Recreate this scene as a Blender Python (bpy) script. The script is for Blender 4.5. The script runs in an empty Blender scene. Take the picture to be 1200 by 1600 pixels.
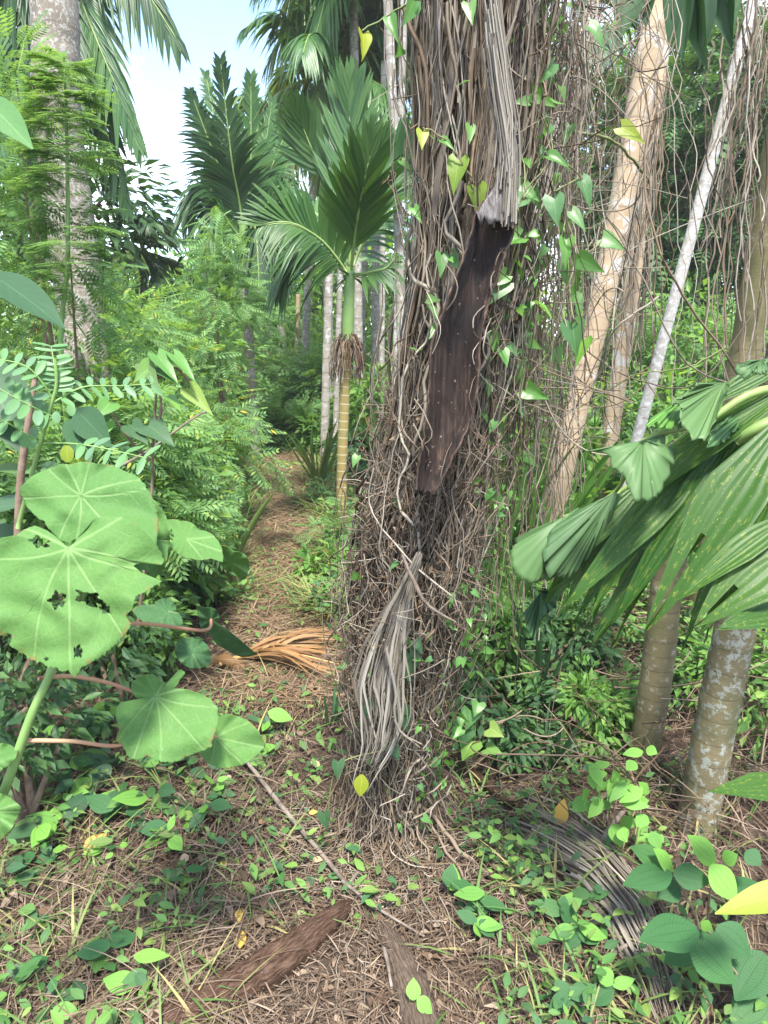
import bpy, math, random
import numpy as np
from mathutils import Matrix, Vector

# ------------------------------------------------------------------ camera, sky, sun, exposure
SC = bpy.context.scene
COL = SC.collection
CAM_H = 1.5
PITCH = math.radians(15.0)
VFOV = math.radians(75.0)
F = 800.0 / math.tan(VFOV / 2)
cam_d = bpy.data.cameras.new('camera')
cam = bpy.data.objects.new('camera', cam_d)
COL.objects.link(cam)
cam.location = (0, 0, CAM_H)
cam.rotation_euler = (math.pi / 2 - PITCH, 0, 0)
cam_d.sensor_fit = 'VERTICAL'
cam_d.angle = VFOV
cam_d.clip_start = 0.02
cam_d.clip_end = 2000
SC.camera = cam

SUN_EL, SUN_AZ = math.radians(64), math.radians(172)     # azimuth from +Y, clockwise
world = bpy.data.worlds.new('World')
SC.world = world
world.use_nodes = True
wn, wl = world.node_tree.nodes, world.node_tree.links
for n in list(wn):
    wn.remove(n)
w_out = wn.new('ShaderNodeOutputWorld')
w_bg = wn.new('ShaderNodeBackground')
w_bg.inputs['Strength'].default_value = 0.115
w_sky = wn.new('ShaderNodeTexSky')
w_sky.sky_type = 'NISHITA'
w_sky.sun_disc = False
w_sky.sun_elevation = SUN_EL
w_sky.sun_rotation = SUN_AZ
w_sky.dust_density = 0.4
w_sky.ozone_density = 2.0
w_tc = wn.new('ShaderNodeTexCoord')
w_map = wn.new('ShaderNodeMapping')
w_map.inputs['Scale'].default_value = (1.6, 1.6, 3.4)
w_map.inputs['Location'].default_value = (0.35, 0.1, 0.2)
w_noise = wn.new('ShaderNodeTexNoise')
w_noise.inputs['Scale'].default_value = 1.7
w_noise.inputs['Detail'].default_value = 7
w_noise.inputs['Roughness'].default_value = 0.55
w_ramp = wn.new('ShaderNodeValToRGB')
w_ramp.color_ramp.elements[0].position = 0.46
w_ramp.color_ramp.elements[1].position = 0.60
w_mix = wn.new('ShaderNodeMixRGB')
w_mix.inputs['Color2'].default_value = (5.2, 5.4, 5.7, 1)    # bright cloud
wl.new(w_tc.outputs['Generated'], w_map.inputs['Vector'])
wl.new(w_map.outputs[0], w_noise.inputs['Vector'])
wl.new(w_noise.outputs['Fac'], w_ramp.inputs['Fac'])
wl.new(w_ramp.outputs['Color'], w_mix.inputs['Fac'])
wl.new(w_sky.outputs[0], w_mix.inputs['Color1'])
wl.new(w_mix.outputs[0], w_bg.inputs['Color'])
wl.new(w_bg.outputs[0], w_out.inputs['Surface'])

sun_d = bpy.data.lights.new('sun', 'SUN')
sun_d.energy = 2.6
sun_d.angle = math.radians(8)
sun_d.color = (1.0, 0.95, 0.87)
sun = bpy.data.objects.new('sun', sun_d)
COL.objects.link(sun)
_sd = Vector((math.sin(SUN_AZ) * math.cos(SUN_EL), math.cos(SUN_AZ) * math.cos(SUN_EL), math.sin(SUN_EL)))
sun.rotation_euler = _sd.to_track_quat('Z', 'Y').to_euler()
sun.location = (0, 0, 20)

SC.view_settings.view_transform = 'Standard'
SC.view_settings.look = 'None'
SC.view_settings.gamma = 1
SC.view_settings.exposure = 2.2
SC.render.engine = 'CYCLES'
SC.cycles.max_bounces = 8
SC.cycles.diffuse_bounces = 5
SC.cycles.transmission_bounces = 5
SC.cycles.glossy_bounces = 2

# ------------------------------------------------------------------ helpers
RNG = np.random.default_rng(11)
random.seed(5)
CP, SP = math.cos(PITCH), math.sin(PITCH)


def ray(px, py):
    dx = (np.asarray(px, float) - 600) / F
    dy = (800 - np.asarray(py, float)) / F
    return np.stack(np.broadcast_arrays(dx, CP + dy * SP, -SP + dy * CP), -1)


def P(px, py, Y):
    d = ray(px, py)
    t = np.asarray(Y, float) / d[..., 1]
    return np.array([0, 0, CAM_H]) + d * t[..., None]


def mpp(py, Y):                                     # metres per photo pixel at that row and distance
    return float(Y / ray(600, py)[1] / F)


def hz(x, y):                                       # height of the ground
    x = np.asarray(x, float); y = np.asarray(y, float)
    n = 0.018 * np.sin(3.1 * x + 1.3 * y) + 0.014 * np.sin(5.3 * y - 2.2 * x + 1) + 0.008 * np.sin(11 * x + 7 * y)
    bank = 0.22 * np.clip((-x - 0.9 - 0.06 * y) / 1.6, 0, 1) + 0.10 * np.clip((x - 0.9) / 1.5, 0, 1)
    return n + bank


def G(px, py, z=0.0):
    d = ray(px, py)
    p = None
    for _ in range(6):
        t = (z - CAM_H) / d[..., 2]
        p = np.array([0, 0, CAM_H]) + d * np.asarray(t)[..., None]
        z = hz(p[..., 0], p[..., 1])
    return p


def nrmz(a):
    a = np.asarray(a, float)
    return a / np.maximum(np.linalg.norm(a, axis=-1, keepdims=True), 1e-9)


class MB:
    """collects vertices, faces and uv"""
    def __init__(s):
        s.V, s.F, s.U, s.n = [], [], [], 0

    def add(s, V, Fc, U=None):
        V = np.asarray(V, float).reshape(-1, 3)
        if U is None:
            U = np.zeros((len(V), 2))
        s.V.append(V); s.U.append(np.asarray(U, float).reshape(-1, 2))
        for f in (Fc if isinstance(Fc, list) else [Fc]):
            f = np.asarray(f, int)
            if len(f):
                s.F.append(f + s.n)
        s.n += len(V)
        return s

    def mesh(s, name, smooth=True, attr=None):
        V = np.concatenate(s.V); U = np.concatenate(s.U)
        idx = np.concatenate([f.ravel() for f in s.F])
        tot = np.concatenate([np.full(len(f), f.shape[1]) for f in s.F])
        st = np.concatenate([[0], np.cumsum(tot)[:-1]])
        me = bpy.data.meshes.new(name)
        me.vertices.add(len(V)); me.vertices.foreach_set('co', V.astype(np.float32).ravel())
        me.loops.add(len(idx)); me.loops.foreach_set('vertex_index', idx.astype(np.int32))
        me.polygons.add(len(tot))
        me.polygons.foreach_set('loop_start', st.astype(np.int32))
        me.polygons.foreach_set('loop_total', tot.astype(np.int32))
        me.polygons.foreach_set('use_smooth', np.full(len(tot), smooth))
        uv = me.uv_layers.new(name='UVMap')
        uv.data.foreach_set('uv', U[idx].astype(np.float32).ravel())
        if attr is not None:
            for k, a in attr.items():
                at = me.attributes.new(k, 'FLOAT', 'POINT')
                at.data.foreach_set('value', np.asarray(a, np.float32))
        me.update(calc_edges=True)
        return me


def link(name, me, mat, parent=None, M=None):
    if mat is not None and not me.materials:
        me.materials.append(mat)
    o = bpy.data.objects.new(name, me)
    COL.objects.link(o)
    if M is not None:
        o.matrix_basis = M
    if parent is not None:
        o.parent = parent
        r = parent
        off = Vector((0, 0, 0))
        while r is not None and r.type == 'EMPTY':
            off = off + r.location
            r = r.parent
        if parent.type == 'EMPTY':
            o.matrix_parent_inverse = Matrix.Translation(-off)
    return o


def sub(o, parent):
    """o (in world coordinates) becomes a sub-part of a mesh part that is in world coordinates too"""
    o.parent = parent
    return o


def tag(o, label, cat, group=None, kind=None):
    o['label'] = label
    o['category'] = cat
    if group: o['group'] = group
    if kind: o['kind'] = kind
    return o


def thing(name, label, cat, loc, group=None):
    o = bpy.data.objects.new(name, None)
    o.empty_display_size = 0.1
    COL.objects.link(o)
    o.location = tuple(float(v) for v in loc)
    return tag(o, label, cat, group)


def build(name, mb, mat, parent=None, smooth=True, kind=None, attr=None):
    o = link(name, mb.mesh(name, smooth, attr), mat, parent)
    if kind: o['kind'] = kind
    return o


def frames(tip, nrm):
    """rotation matrices (N,3,3), columns side, tip, normal"""
    t = nrmz(tip)
    s = nrmz(np.cross(t, nrm))
    n = np.cross(s, t)
    return np.stack([s, t, n], -1)


def inst(mb, tpl, pos, R, scale):
    V, Fc, U = tpl
    scale = np.asarray(scale, float)
    if scale.ndim == 1:
        scale = scale[:, None]
    scale = np.broadcast_to(scale, (len(pos), 3))
    W = np.einsum('nij,nvj->nvi', R, V[None] * scale[:, None, :]) + np.asarray(pos)[:, None, :]
    n, nv = len(pos), len(V)
    off = (np.arange(n) * nv)[:, None, None]
    mb.add(W.reshape(-1, 3), [(f[None] + off).reshape(-1, f.shape[1]) for f in Fc], np.tile(U, (n, 1)))


def mat4(pos, R, scale):
    sc = np.broadcast_to(np.asarray(scale, float), (3,))
    M = Matrix.Identity(4)
    for i in range(3):
        for j in range(3):
            M[i][j] = float(R[i, j] * sc[j])
        M[i][3] = float(pos[i])
    return M


def strands(mb, paths, rad, k=3):
    """paths (N,n,3); rad (N,) or (N,n): thin tubes"""
    paths = np.asarray(paths, float)
    N, n, _ = paths.shape
    rad = np.asarray(rad, float)
    if rad.ndim == 1:
        rad = np.repeat(rad[:, None], n, 1)
    T = nrmz(np.gradient(paths, axis=1))
    ref = np.where(np.abs(T[..., 2:3]) > 0.8, np.array([0.3, -1.0, 0]), np.array([0.1, 0.15, 1.0]))
    A = nrmz(np.cross(T, ref)); B = np.cross(T, A)
    ang = np.arange(k) * 2 * math.pi / k
    ring = (A[:, :, None, :] * np.cos(ang)[None, None, :, None] + B[:, :, None, :] * np.sin(ang)[None, None, :, None])
    V = paths[:, :, None, :] + ring * rad[:, :, None, None]
    seg = np.concatenate([np.zeros((N, 1)), np.cumsum(np.linalg.norm(np.diff(paths, axis=1), axis=-1), 1)], 1)
    U = np.stack([np.broadcast_to((np.arange(k) / k)[None, None], (N, n, k)), np.broadcast_to(seg[:, :, None], (N, n, k))], -1)
    i = np.arange(n - 1)[:, None]; j = np.arange(k)[None]
    f = np.stack([i * k + j, i * k + (j + 1) % k, (i + 1) * k + (j + 1) % k, (i + 1) * k + j], -1).reshape(-1, 4)
    Fa = (f[None] + (np.arange(N) * n * k)[:, None, None]).reshape(-1, 4)
    mb.add(V, Fa, U)


def spline(pts, n):
    """smooth polyline through pts (m,d) resampled to n points"""
    p = np.asarray(pts, float)
    m = len(p)
    if m == 2:
        t = np.linspace(0, 1, n)[:, None]
        return p[0] * (1 - t) + p[1] * t
    t = np.linspace(0, m - 1, n)
    i = np.clip(t.astype(int), 0, m - 2); u = (t - i)[:, None]
    p0 = p[np.clip(i - 1, 0, m - 1)]; p1 = p[i]; p2 = p[i + 1]; p3 = p[np.clip(i + 2, 0, m - 1)]
    return 0.5 * ((2 * p1) + (-p0 + p2) * u + (2 * p0 - 5 * p1 + 4 * p2 - p3) * u ** 2 + (-p0 + 3 * p1 - 3 * p2 + p3) * u ** 3)


def tube(mb, pts, r, k=8, n=None, wob=0.0, caps=True):
    n = n or max(4, len(pts) * 4)
    c = spline(pts, n)
    rr = np.interp(np.linspace(0, 1, n), np.linspace(0, 1, len(np.atleast_1d(r))), np.atleast_1d(r))
    n0 = mb.n
    strands(mb, c[None], rr[None], k)
    if wob:
        V = mb.V[-1]
        cc = np.repeat(c, k, 0)
        V += (V - cc) * RNG.normal(0, wob, (len(V), 1))
    if caps:
        mb.F.append(np.array([list(range(n0, n0 + k))]))
        mb.F.append(np.array([list(range(n0 + (n - 1) * k, n0 + n * k))[::-1]]))
    return c


# ---- leaf templates: along +Y from 0 to 1, normal +Z
def leaf_tpl(n=5, prof='ovate', w=0.5, fold=0.12, droop=0.15, m=1, cup=0.0, wave=0.0):
    t = np.linspace(0, 1, n + 1)
    if prof == 'ovate':
        wp = np.sin(np.pi * np.clip(t, 0.02, 0.985) ** 0.78) ** 0.9
    elif prof == 'lance':
        wp = np.sin(np.pi * np.clip(t, 0.03, 0.985) ** 0.62) ** 0.85
    elif prof == 'strap':
        wp = np.minimum(1, np.minimum(t * 6 + 0.35, (1 - t) * 3.2 + 0.03))
    elif prof == 'heart':
        wp = np.clip((1 - t), 0.01, 1) ** 0.75 * (0.62 + 0.75 * np.sin(np.pi * np.clip(t, 0, 1) ** 0.6) * 0.8)
        wp = wp / wp.max()
    elif prof == 'ellip':
        wp = np.sqrt(np.clip(1 - (2 * np.clip(t, 0.02, 0.98) - 1) ** 2, 0, 1))
    elif prof == 'wedge':
        wp = 0.12 + 0.88 * t ** 0.8
    c = np.linspace(-1, 1, 2 * m + 1)
    X = wp[:, None] * c[None] * w / 2
    Yv = np.repeat(t[:, None], len(c), 1).copy()
    if prof == 'heart':
        Yv -= 0.20 * np.abs(c)[None] * (1 - t[:, None]) ** 2
    if prof == 'wedge':
        Yv *= (1 - 0.16 * np.abs(c)[None] ** 2)
    Z = fold * np.abs(X) - droop * Yv ** 2 + cup * X ** 2 + wave * np.sin(Yv * 14 + c[None] * 2) * np.abs(c)[None]
    V = np.stack([X, Yv, Z], -1).reshape(-1, 3)
    q = len(c)
    i = np.arange(n)[:, None]; j = np.arange(q - 1)[None]
    f = np.stack([i * q + j, i * q + j + 1, (i + 1) * q + j + 1, (i + 1) * q + j], -1).reshape(-1, 4)
    U = np.stack([np.broadcast_to(c[None] * 0.5 + 0.5, X.shape), Yv], -1).reshape(-1, 2)
    return V, [f], U


def pinnate_tpl(pairs=8, ll=0.24, lw=0.09, ang=65, droop=0.25, start=0.12, taper=0.45):
    """a compound leaf with kite-shaped leaflets"""
    V, Fq, U = [], [], []
    ts = np.linspace(start, 1.0, pairs)
    for t in ts:
        for s in (-1, 1):
            b = np.array([0, t, -droop * t * t])
            a = math.radians(ang - 22 * t)
            L = ll * (0.65 + 0.6 * math.sin(math.pi * min(1, t * 0.95)) - taper * max(0, t - 0.6))
            d = np.array([s * math.sin(a), math.cos(a), -0.18 - 0.25 * t])
            side = np.array([-s * math.cos(a), math.sin(a), 0.1 * s])
            i = len(V)
            V += [b, b + d * L * 0.45 + side * lw / 2, b + d * L, b + d * L * 0.45 - side * lw / 2]
            Fq.append([i, i + 1, i + 2, i + 3])
            U += [(0.5, 0), (0, 0.5), (0.5, 1), (1, 0.5)]
    i = len(V)
    e = np.array([0, 1, -droop])
    V += [np.array([-0.008, 0, 0]), np.array([0.008, 0, 0]), e + [0.004, 0, 0], e - [0.004, 0, 0]]
    U += [(0.5, 0), (0.5, 0), (0.5, 1), (0.5, 1)]
    Fq.append([i, i + 1, i + 2, i + 3])
    return np.array(V), [np.array(Fq)], np.array(U)


# ------------------------------------------------------------------ materials
def new_mat(name):
    m = bpy.data.materials.new(name)
    m.use_nodes = True
    nt = m.node_tree
    for n in list(nt.nodes):
        nt.nodes.remove(n)
    return m, nt.nodes, nt.links


def rnd_node(N, L):
    g = N.new('ShaderNodeNewGeometry'); oi = N.new('ShaderNodeObjectInfo')
    a = N.new('ShaderNodeMath'); a.operation = 'ADD'
    b = N.new('ShaderNodeMath'); b.operation = 'FRACT'
    L.new(g.outputs['Random Per Island'], a.inputs[0]); L.new(oi.outputs['Random'], a.inputs[1])
    L.new(a.outputs[0], b.inputs[0])
    return b.outputs[0]


def ramp(N, L, fac, cols, pos=None):
    r = N.new('ShaderNodeValToRGB')
    e = r.color_ramp.elements
    pos = pos or [i / (len(cols) - 1) for i in range(len(cols))]
    while len(e) < len(cols):
        e.new(0.5)
    for i, (c, p) in enumerate(zip(cols, pos)):
        e[i].position = p
        e[i].color = (*c, 1)
    L.new(fac, r.inputs['Fac'])
    return r.outputs['Color']


def mixc(N, L, fac, a, b, mode='MIX'):
    m = N.new('ShaderNodeMixRGB'); m.blend_type = mode
    for k, v in (('Fac', fac), ('Color1', a), ('Color2', b)):
        if isinstance(v, (int, float)): m.inputs[k].default_value = v
        elif isinstance(v, tuple): m.inputs[k].default_value = (*v, 1)
        else: L.new(v, m.inputs[k])
    return m.outputs[0]


def math_(N, L, op, a, b=None, c=None):
    m = N.new('ShaderNodeMath'); m.operation = op
    for i, v in enumerate((a, b, c)):
        if v is None: continue
        if isinstance(v, (int, float)): m.inputs[i].default_value = v
        else: L.new(v, m.inputs[i])
    return m.outputs[0]


def noise(N, L, scale, detail=4, coord='Object', rough=0.55, stretch=None):
    t = N.new('ShaderNodeTexCoord'); n = N.new('ShaderNodeTexNoise')
    n.inputs['Scale'].default_value = scale; n.inputs['Detail'].default_value = detail
    n.inputs['Roughness'].default_value = rough
    if stretch:
        mp = N.new('ShaderNodeMapping'); mp.inputs['Scale'].default_value = stretch
        L.new(t.outputs[coord], mp.inputs['Vector']); L.new(mp.outputs[0], n.inputs['Vector'])
    else:
        L.new(t.outputs[coord], n.inputs['Vector'])
    return n.outputs['Fac']


def shade(N, L, col, rough=0.5, spec=0.4, trans=0.0, tcol=None, bump=None, bstr=0.3, bdist=0.01):
    out = N.new('ShaderNodeOutputMaterial')
    p = N.new('ShaderNodeBsdfPrincipled')
    if isinstance(col, tuple): p.inputs['Base Color'].default_value = (*col, 1)
    else: L.new(col, p.inputs['Base Color'])
    p.inputs['Roughness'].default_value = rough
    p.inputs['Specular IOR Level'].default_value = spec
    if bump is not None:
        b = N.new('ShaderNodeBump'); b.inputs['Strength'].default_value = bstr; b.inputs['Distance'].default_value = bdist
        L.new(bump, b.inputs['Height']); L.new(b.outputs[0], p.inputs['Normal'])
    if trans > 0:
        t = N.new('ShaderNodeBsdfTranslucent')
        if tcol is None: L.new(col, t.inputs['Color'])
        else: L.new(tcol, t.inputs['Color'])
        mx = N.new('ShaderNodeMixShader'); mx.inputs[0].default_value = trans
        L.new(p.outputs[0], mx.inputs[1]); L.new(t.outputs[0], mx.inputs[2]); L.new(mx.outputs[0], out.inputs['Surface'])
    else:
        L.new(p.outputs[0], out.inputs['Surface'])


def leaf_mat(name, cols, rough=0.45, spec=0.4, trans=0.35, tgain=(1.5, 1.35, 0.6), ribs=0, spots=False, veins=False, ridges=False, pos=None):
    m, N, L = new_mat(name)
    c = ramp(N, L, rnd_node(N, L), cols, pos)
    nz = noise(N, L, 9, 3)
    c = mixc(N, L, math_(N, L, 'MULTIPLY', nz, 0.5), c, mixc(N, L, 1.0, c, (1.5, 1.45, 1.1), 'MULTIPLY'))
    bump = None; bs = 0.3; bd = 0.004
    uv = N.new('ShaderNodeUVMap'); sx = N.new('ShaderNodeSeparateXYZ'); L.new(uv.outputs[0], sx.inputs[0])
    u, v = sx.outputs[0], sx.outputs[1]
    if ribs:
        w = math_(N, L, 'SINE', math_(N, L, 'MULTIPLY', u, ribs * 2 * math.pi))
        bump = w; bs = 0.07 if ribs > 8 else 0.22
        c = mixc(N, L, math_(N, L, 'MULTIPLY_ADD', w, 0.07, 0.08), c, (0.015, 0.04, 0.01))
    if veins:
        au = math_(N, L, 'ABSOLUTE', math_(N, L, 'SUBTRACT', u, 0.5))
        mid = math_(N, L, 'LESS_THAN', au, 0.018)
        sv = math_(N, L, 'SINE', math_(N, L, 'MULTIPLY', math_(N, L, 'SUBTRACT', v, math_(N, L, 'MULTIPLY', au, 0.55)), 46.0))
        sec = math_(N, L, 'GREATER_THAN', sv, 0.965)
        vm = math_(N, L, 'MAXIMUM', mid, math_(N, L, 'MULTIPLY', sec, 0.3))
        c = mixc(N, L, math_(N, L, 'MULTIPLY', vm, 0.5), c, mixc(N, L, 1.0, c, (2.2, 1.9, 2.0), 'MULTIPLY'))
    if ridges:                                        # parallel long veins with fine cross ridges
        au = math_(N, L, 'ABSOLUTE', math_(N, L, 'SUBTRACT', u, 0.5))
        mid = math_(N, L, 'LESS_THAN', au, 0.014)
        l2 = math_(N, L, 'LESS_THAN', math_(N, L, 'ABSOLUTE', math_(N, L, 'SUBTRACT', au, 0.23)), 0.012)
        wob = noise(N, L, 6, 2, 'UV')
        sv = math_(N, L, 'SINE', math_(N, L, 'ADD', math_(N, L, 'MULTIPLY', math_(N, L, 'ADD', v, math_(N, L, 'MULTIPLY', au, 0.35)), 118.0), math_(N, L, 'MULTIPLY', wob, 9.0)))
        vm = math_(N, L, 'MAXIMUM', mid, l2)
        c = mixc(N, L, math_(N, L, 'MULTIPLY_ADD', sv, 0.13, 0.13), c, mixc(N, L, 1.0, c, (1.8, 1.6, 1.7), 'MULTIPLY'))
        c = mixc(N, L, math_(N, L, 'MULTIPLY', vm, 0.6), c, mixc(N, L, 1.0, c, (0.55, 0.6, 0.55), 'MULTIPLY'))
        bump = sv; bs = 0.13
    if spots:
        s1 = noise(N, L, 55, 2)
        sp = math_(N, L, 'GREATER_THAN', s1, 0.70)
        c = mixc(N, L, math_(N, L, 'MULTIPLY', sp, 0.75), c, (0.42, 0.40, 0.10))
        s2 = noise(N, L, 14, 3)
        c = mixc(N, L, math_(N, L, 'MULTIPLY', math_(N, L, 'GREATER_THAN', s2, 0.62), 0.35), c, (0.22, 0.26, 0.03))
    tc = mixc(N, L, 1.0, c, tgain, 'MULTIPLY')
    shade(N, L, c, rough, spec, trans, tc, bump, bs, bd)
    return m


def plain_mat(name, cols, nscale=20, rough=0.8, spec=0.2, bstr=0.5, bdist=0.006, stretch=None, island=False, trans=0.0, pos=None, coord='Object'):
    m, N, L = new_mat(name)
    nz = noise(N, L, nscale, 6, coord, 0.62, stretch)
    if island:
        c = ramp(N, L, rnd_node(N, L), cols, pos)
        c = mixc(N, L, math_(N, L, 'MULTIPLY', nz, 0.45), c, mixc(N, L, 1.0, c, (0.35, 0.33, 0.3), 'MULTIPLY'))
    else:
        r = N.new('ShaderNodeMapRange'); r.inputs[1].default_value = 0.28; r.inputs[2].default_value = 0.72
        L.new(nz, r.inputs[0])
        c = ramp(N, L, r.outputs[0], cols, pos)
    shade(N, L, c, rough, spec, trans, None, nz, bstr, bdist)
    return m


def trunk_mat(name, base, base2, ring, lichen, lich_amt=0.56, ring_gap=0.11, ring_w=0.12, moss=None, lscale=16):
    """palm stem: rings along the uv length, pale lichen patches"""
    m, N, L = new_mat(name)
    n1 = noise(N, L, 7, 5)
    r = N.new('ShaderNodeMapRange'); r.inputs[1].default_value = 0.3; r.inputs[2].default_value = 0.7
    L.new(n1, r.inputs[0])
    c = mixc(N, L, r.outputs[0], base, base2)
    uv = N.new('ShaderNodeUVMap'); sx = N.new('ShaderNodeSeparateXYZ'); L.new(uv.outputs[0], sx.inputs[0])
    wob = noise(N, L, 5, 2)
    v = math_(N, L, 'ADD', math_(N, L, 'DIVIDE', sx.outputs[1], ring_gap), math_(N, L, 'MULTIPLY', wob, 0.35))
    fr = math_(N, L, 'FRACT', v)
    rg = math_(N, L, 'LESS_THAN', fr, ring_w)
    c = mixc(N, L, math_(N, L, 'MULTIPLY', rg, 0.75), c, ring)
    n2 = noise(N, L, lscale, 6, rough=0.7)
    lm = N.new('ShaderNodeMapRange'); lm.inputs[1].default_value = lich_amt; lm.inputs[2].default_value = lich_amt + 0.06
    L.new(n2, lm.inputs[0])
    c = mixc(N, L, math_(N, L, 'MULTIPLY', lm.outputs[0], 0.85), c, lichen)
    if moss:
        n3 = noise(N, L, 3.3, 5)
        mm = N.new('ShaderNodeMapRange'); mm.inputs[1].default_value = 0.5; mm.inputs[2].default_value = 0.62
        L.new(n3, mm.inputs[0])
        c = mixc(N, L, math_(N, L, 'MULTIPLY', mm.outputs[0], 0.7), c, moss)
    h = math_(N, L, 'ADD', n2, math_(N, L, 'MULTIPLY', rg, -0.6))
    shade(N, L, c, 0.75, 0.25, 0, None, h, 0.5, 0.008)
    return m


M = {}
M['palm_dark'] = leaf_mat('palm_dark', [(0.014, 0.045, 0.018), (0.024, 0.07, 0.022), (0.038, 0.09, 0.03)], 0.45, 0.35, 0.22, ribs=2)
M['palm_young'] = leaf_mat('palm_young', [(0.026, 0.078, 0.02), (0.042, 0.105, 0.026), (0.06, 0.13, 0.03)], 0.42, 0.4, 0.28, ribs=2)
M['palm_mid'] = leaf_mat('palm_mid', [(0.03, 0.095, 0.03), (0.05, 0.13, 0.035), (0.075, 0.16, 0.045)], 0.4, 0.5, 0.3, ribs=2)
M['palm_pale'] = leaf_mat('palm_pale', [(0.07, 0.14, 0.05), (0.12, 0.2, 0.07), (0.16, 0.24, 0.09), (0.3, 0.28, 0.1)], 0.45, 0.4, 0.35, ribs=2, pos=[0, .4, .85, 1])
M['palm_near'] = leaf_mat('palm_near', [(0.020, 0.070, 0.009), (0.036, 0.092, 0.012), (0.026, 0.076, 0.011)], 0.46, 0.28, 0.26, ribs=5, spots=True)
M['fish_leaf'] = leaf_mat('fish_leaf', [(0.075, 0.15, 0.06), (0.095, 0.18, 0.065), (0.065, 0.13, 0.06)], 0.5, 0.3, 0.3, ribs=13)
M['shag'] = plain_mat('shag', [(0.15, 0.12, 0.092), (0.28, 0.25, 0.215), (0.04, 0.028, 0.02), (0.38, 0.35, 0.31), (0.18, 0.13, 0.09), (0.03, 0.02, 0.016)], 30, 0.85, 0.15, 0.6, 0.004, stretch=(2, 2, 0.2), island=True)
M['feather'] = leaf_mat('feather', [(0.05, 0.12, 0.045), (0.12, 0.24, 0.08), (0.17, 0.32, 0.12), (0.08, 0.18, 0.08), (0.22, 0.36, 0.12), (0.22, 0.36, 0.12), (0.5, 0.36, 0.04)], 0.5, 0.3, 0.5, pos=[0, .2, .45, .6, .9, .975, 1])
M['feather_light'] = leaf_mat('feather_light', [(0.08, 0.18, 0.06), (0.13, 0.25, 0.09), (0.17, 0.29, 0.11)], 0.5, 0.3, 0.45)
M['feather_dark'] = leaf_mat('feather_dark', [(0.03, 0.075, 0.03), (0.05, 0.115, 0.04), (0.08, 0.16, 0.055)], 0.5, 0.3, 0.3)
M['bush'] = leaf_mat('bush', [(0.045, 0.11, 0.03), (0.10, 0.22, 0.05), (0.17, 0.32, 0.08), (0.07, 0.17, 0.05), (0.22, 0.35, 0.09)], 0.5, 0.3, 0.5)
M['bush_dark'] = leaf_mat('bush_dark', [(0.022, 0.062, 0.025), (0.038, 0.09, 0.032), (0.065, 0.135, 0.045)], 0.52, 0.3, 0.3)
M['strap'] = leaf_mat('strap', [(0.06, 0.16, 0.03), (0.10, 0.23, 0.05), (0.09, 0.19, 0.06)], 0.4, 0.45, 0.4, ribs=2)
M['grass'] = leaf_mat('grass', [(0.07, 0.15, 0.04), (0.11, 0.2, 0.06), (0.18, 0.22, 0.08), (0.34, 0.28, 0.14)], 0.5, 0.3, 0.35)
M['creeper'] = leaf_mat('creeper', [(0.07, 0.18, 0.04), (0.10, 0.24, 0.05), (0.07, 0.17, 0.07), (0.13, 0.28, 0.05)], 0.38, 0.45, 0.4, veins=True)
M['creeper_yellow'] = leaf_mat('creeper_yellow', [(0.15, 0.25, 0.03), (0.26, 0.30, 0.03), (0.13, 0.24, 0.035)], 0.45, 0.4, 0.45, veins=True)
M['yellowing'] = leaf_mat('yellowing', [(0.20, 0.26, 0.035), (0.24, 0.28, 0.04)], 0.5, 0.3, 0.4, spots=True, veins=True)
M['rib_leaf'] = leaf_mat('rib_leaf', [(0.03, 0.095, 0.032), (0.026, 0.085, 0.032), (0.045, 0.12, 0.036)], 0.55, 0.22, 0.25, ridges=True)
M['rib_leaf_light'] = leaf_mat('rib_leaf_light', [(0.11, 0.25, 0.05), (0.14, 0.30, 0.06), (0.09, 0.22, 0.05)], 0.55, 0.25, 0.35, ridges=True)
M['weed'] = leaf_mat('weed', [(0.03, 0.085, 0.03), (0.06, 0.15, 0.04), (0.12, 0.23, 0.05), (0.04, 0.11, 0.05), (0.16, 0.24, 0.06), (0.03, 0.08, 0.04)], 0.6, 0.25, 0.3, veins=True)
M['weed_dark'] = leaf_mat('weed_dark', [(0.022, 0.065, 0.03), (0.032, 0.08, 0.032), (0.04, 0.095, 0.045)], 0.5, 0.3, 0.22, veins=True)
M['pinna'] = leaf_mat('pinna', [(0.09, 0.21, 0.08), (0.12, 0.25, 0.11), (0.10, 0.20, 0.12)], 0.45, 0.4, 0.35)
M['yellow_leaf'] = leaf_mat('yellow_leaf', [(0.45, 0.24, 0.03), (0.5, 0.34, 0.05), (0.42, 0.26, 0.06), (0.4, 0.28, 0.12)], 0.6, 0.25, 0.2)
M['dry_leaf'] = leaf_mat('dry_leaf', [(0.16, 0.10, 0.06), (0.26, 0.18, 0.11), (0.34, 0.25, 0.16), (0.12, 0.07, 0.045)], 0.75, 0.15, 0.15, tgain=(1.1, 1, 0.9))
M['orange_frond'] = leaf_mat('orange_frond', [(0.18, 0.095, 0.04), (0.27, 0.155, 0.07), (0.12, 0.06, 0.028), (0.33, 0.22, 0.12), (0.22, 0.11, 0.04)], 0.6, 0.25, 0.2, tgain=(1.1, 1, 0.8))
M['grey_frond'] = leaf_mat('grey_frond', [(0.23, 0.21, 0.19), (0.13, 0.112, 0.098), (0.32, 0.30, 0.28), (0.08, 0.066, 0.058)], 0.75, 0.15, 0.1, tgain=(1, 1, 1))
M['ground_frond'] = leaf_mat('ground_frond', [(0.15, 0.13, 0.115), (0.09, 0.075, 0.065), (0.25, 0.225, 0.20), (0.05, 0.04, 0.034)], 0.8, 0.12, 0.1, tgain=(1, 1, 1))
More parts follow.
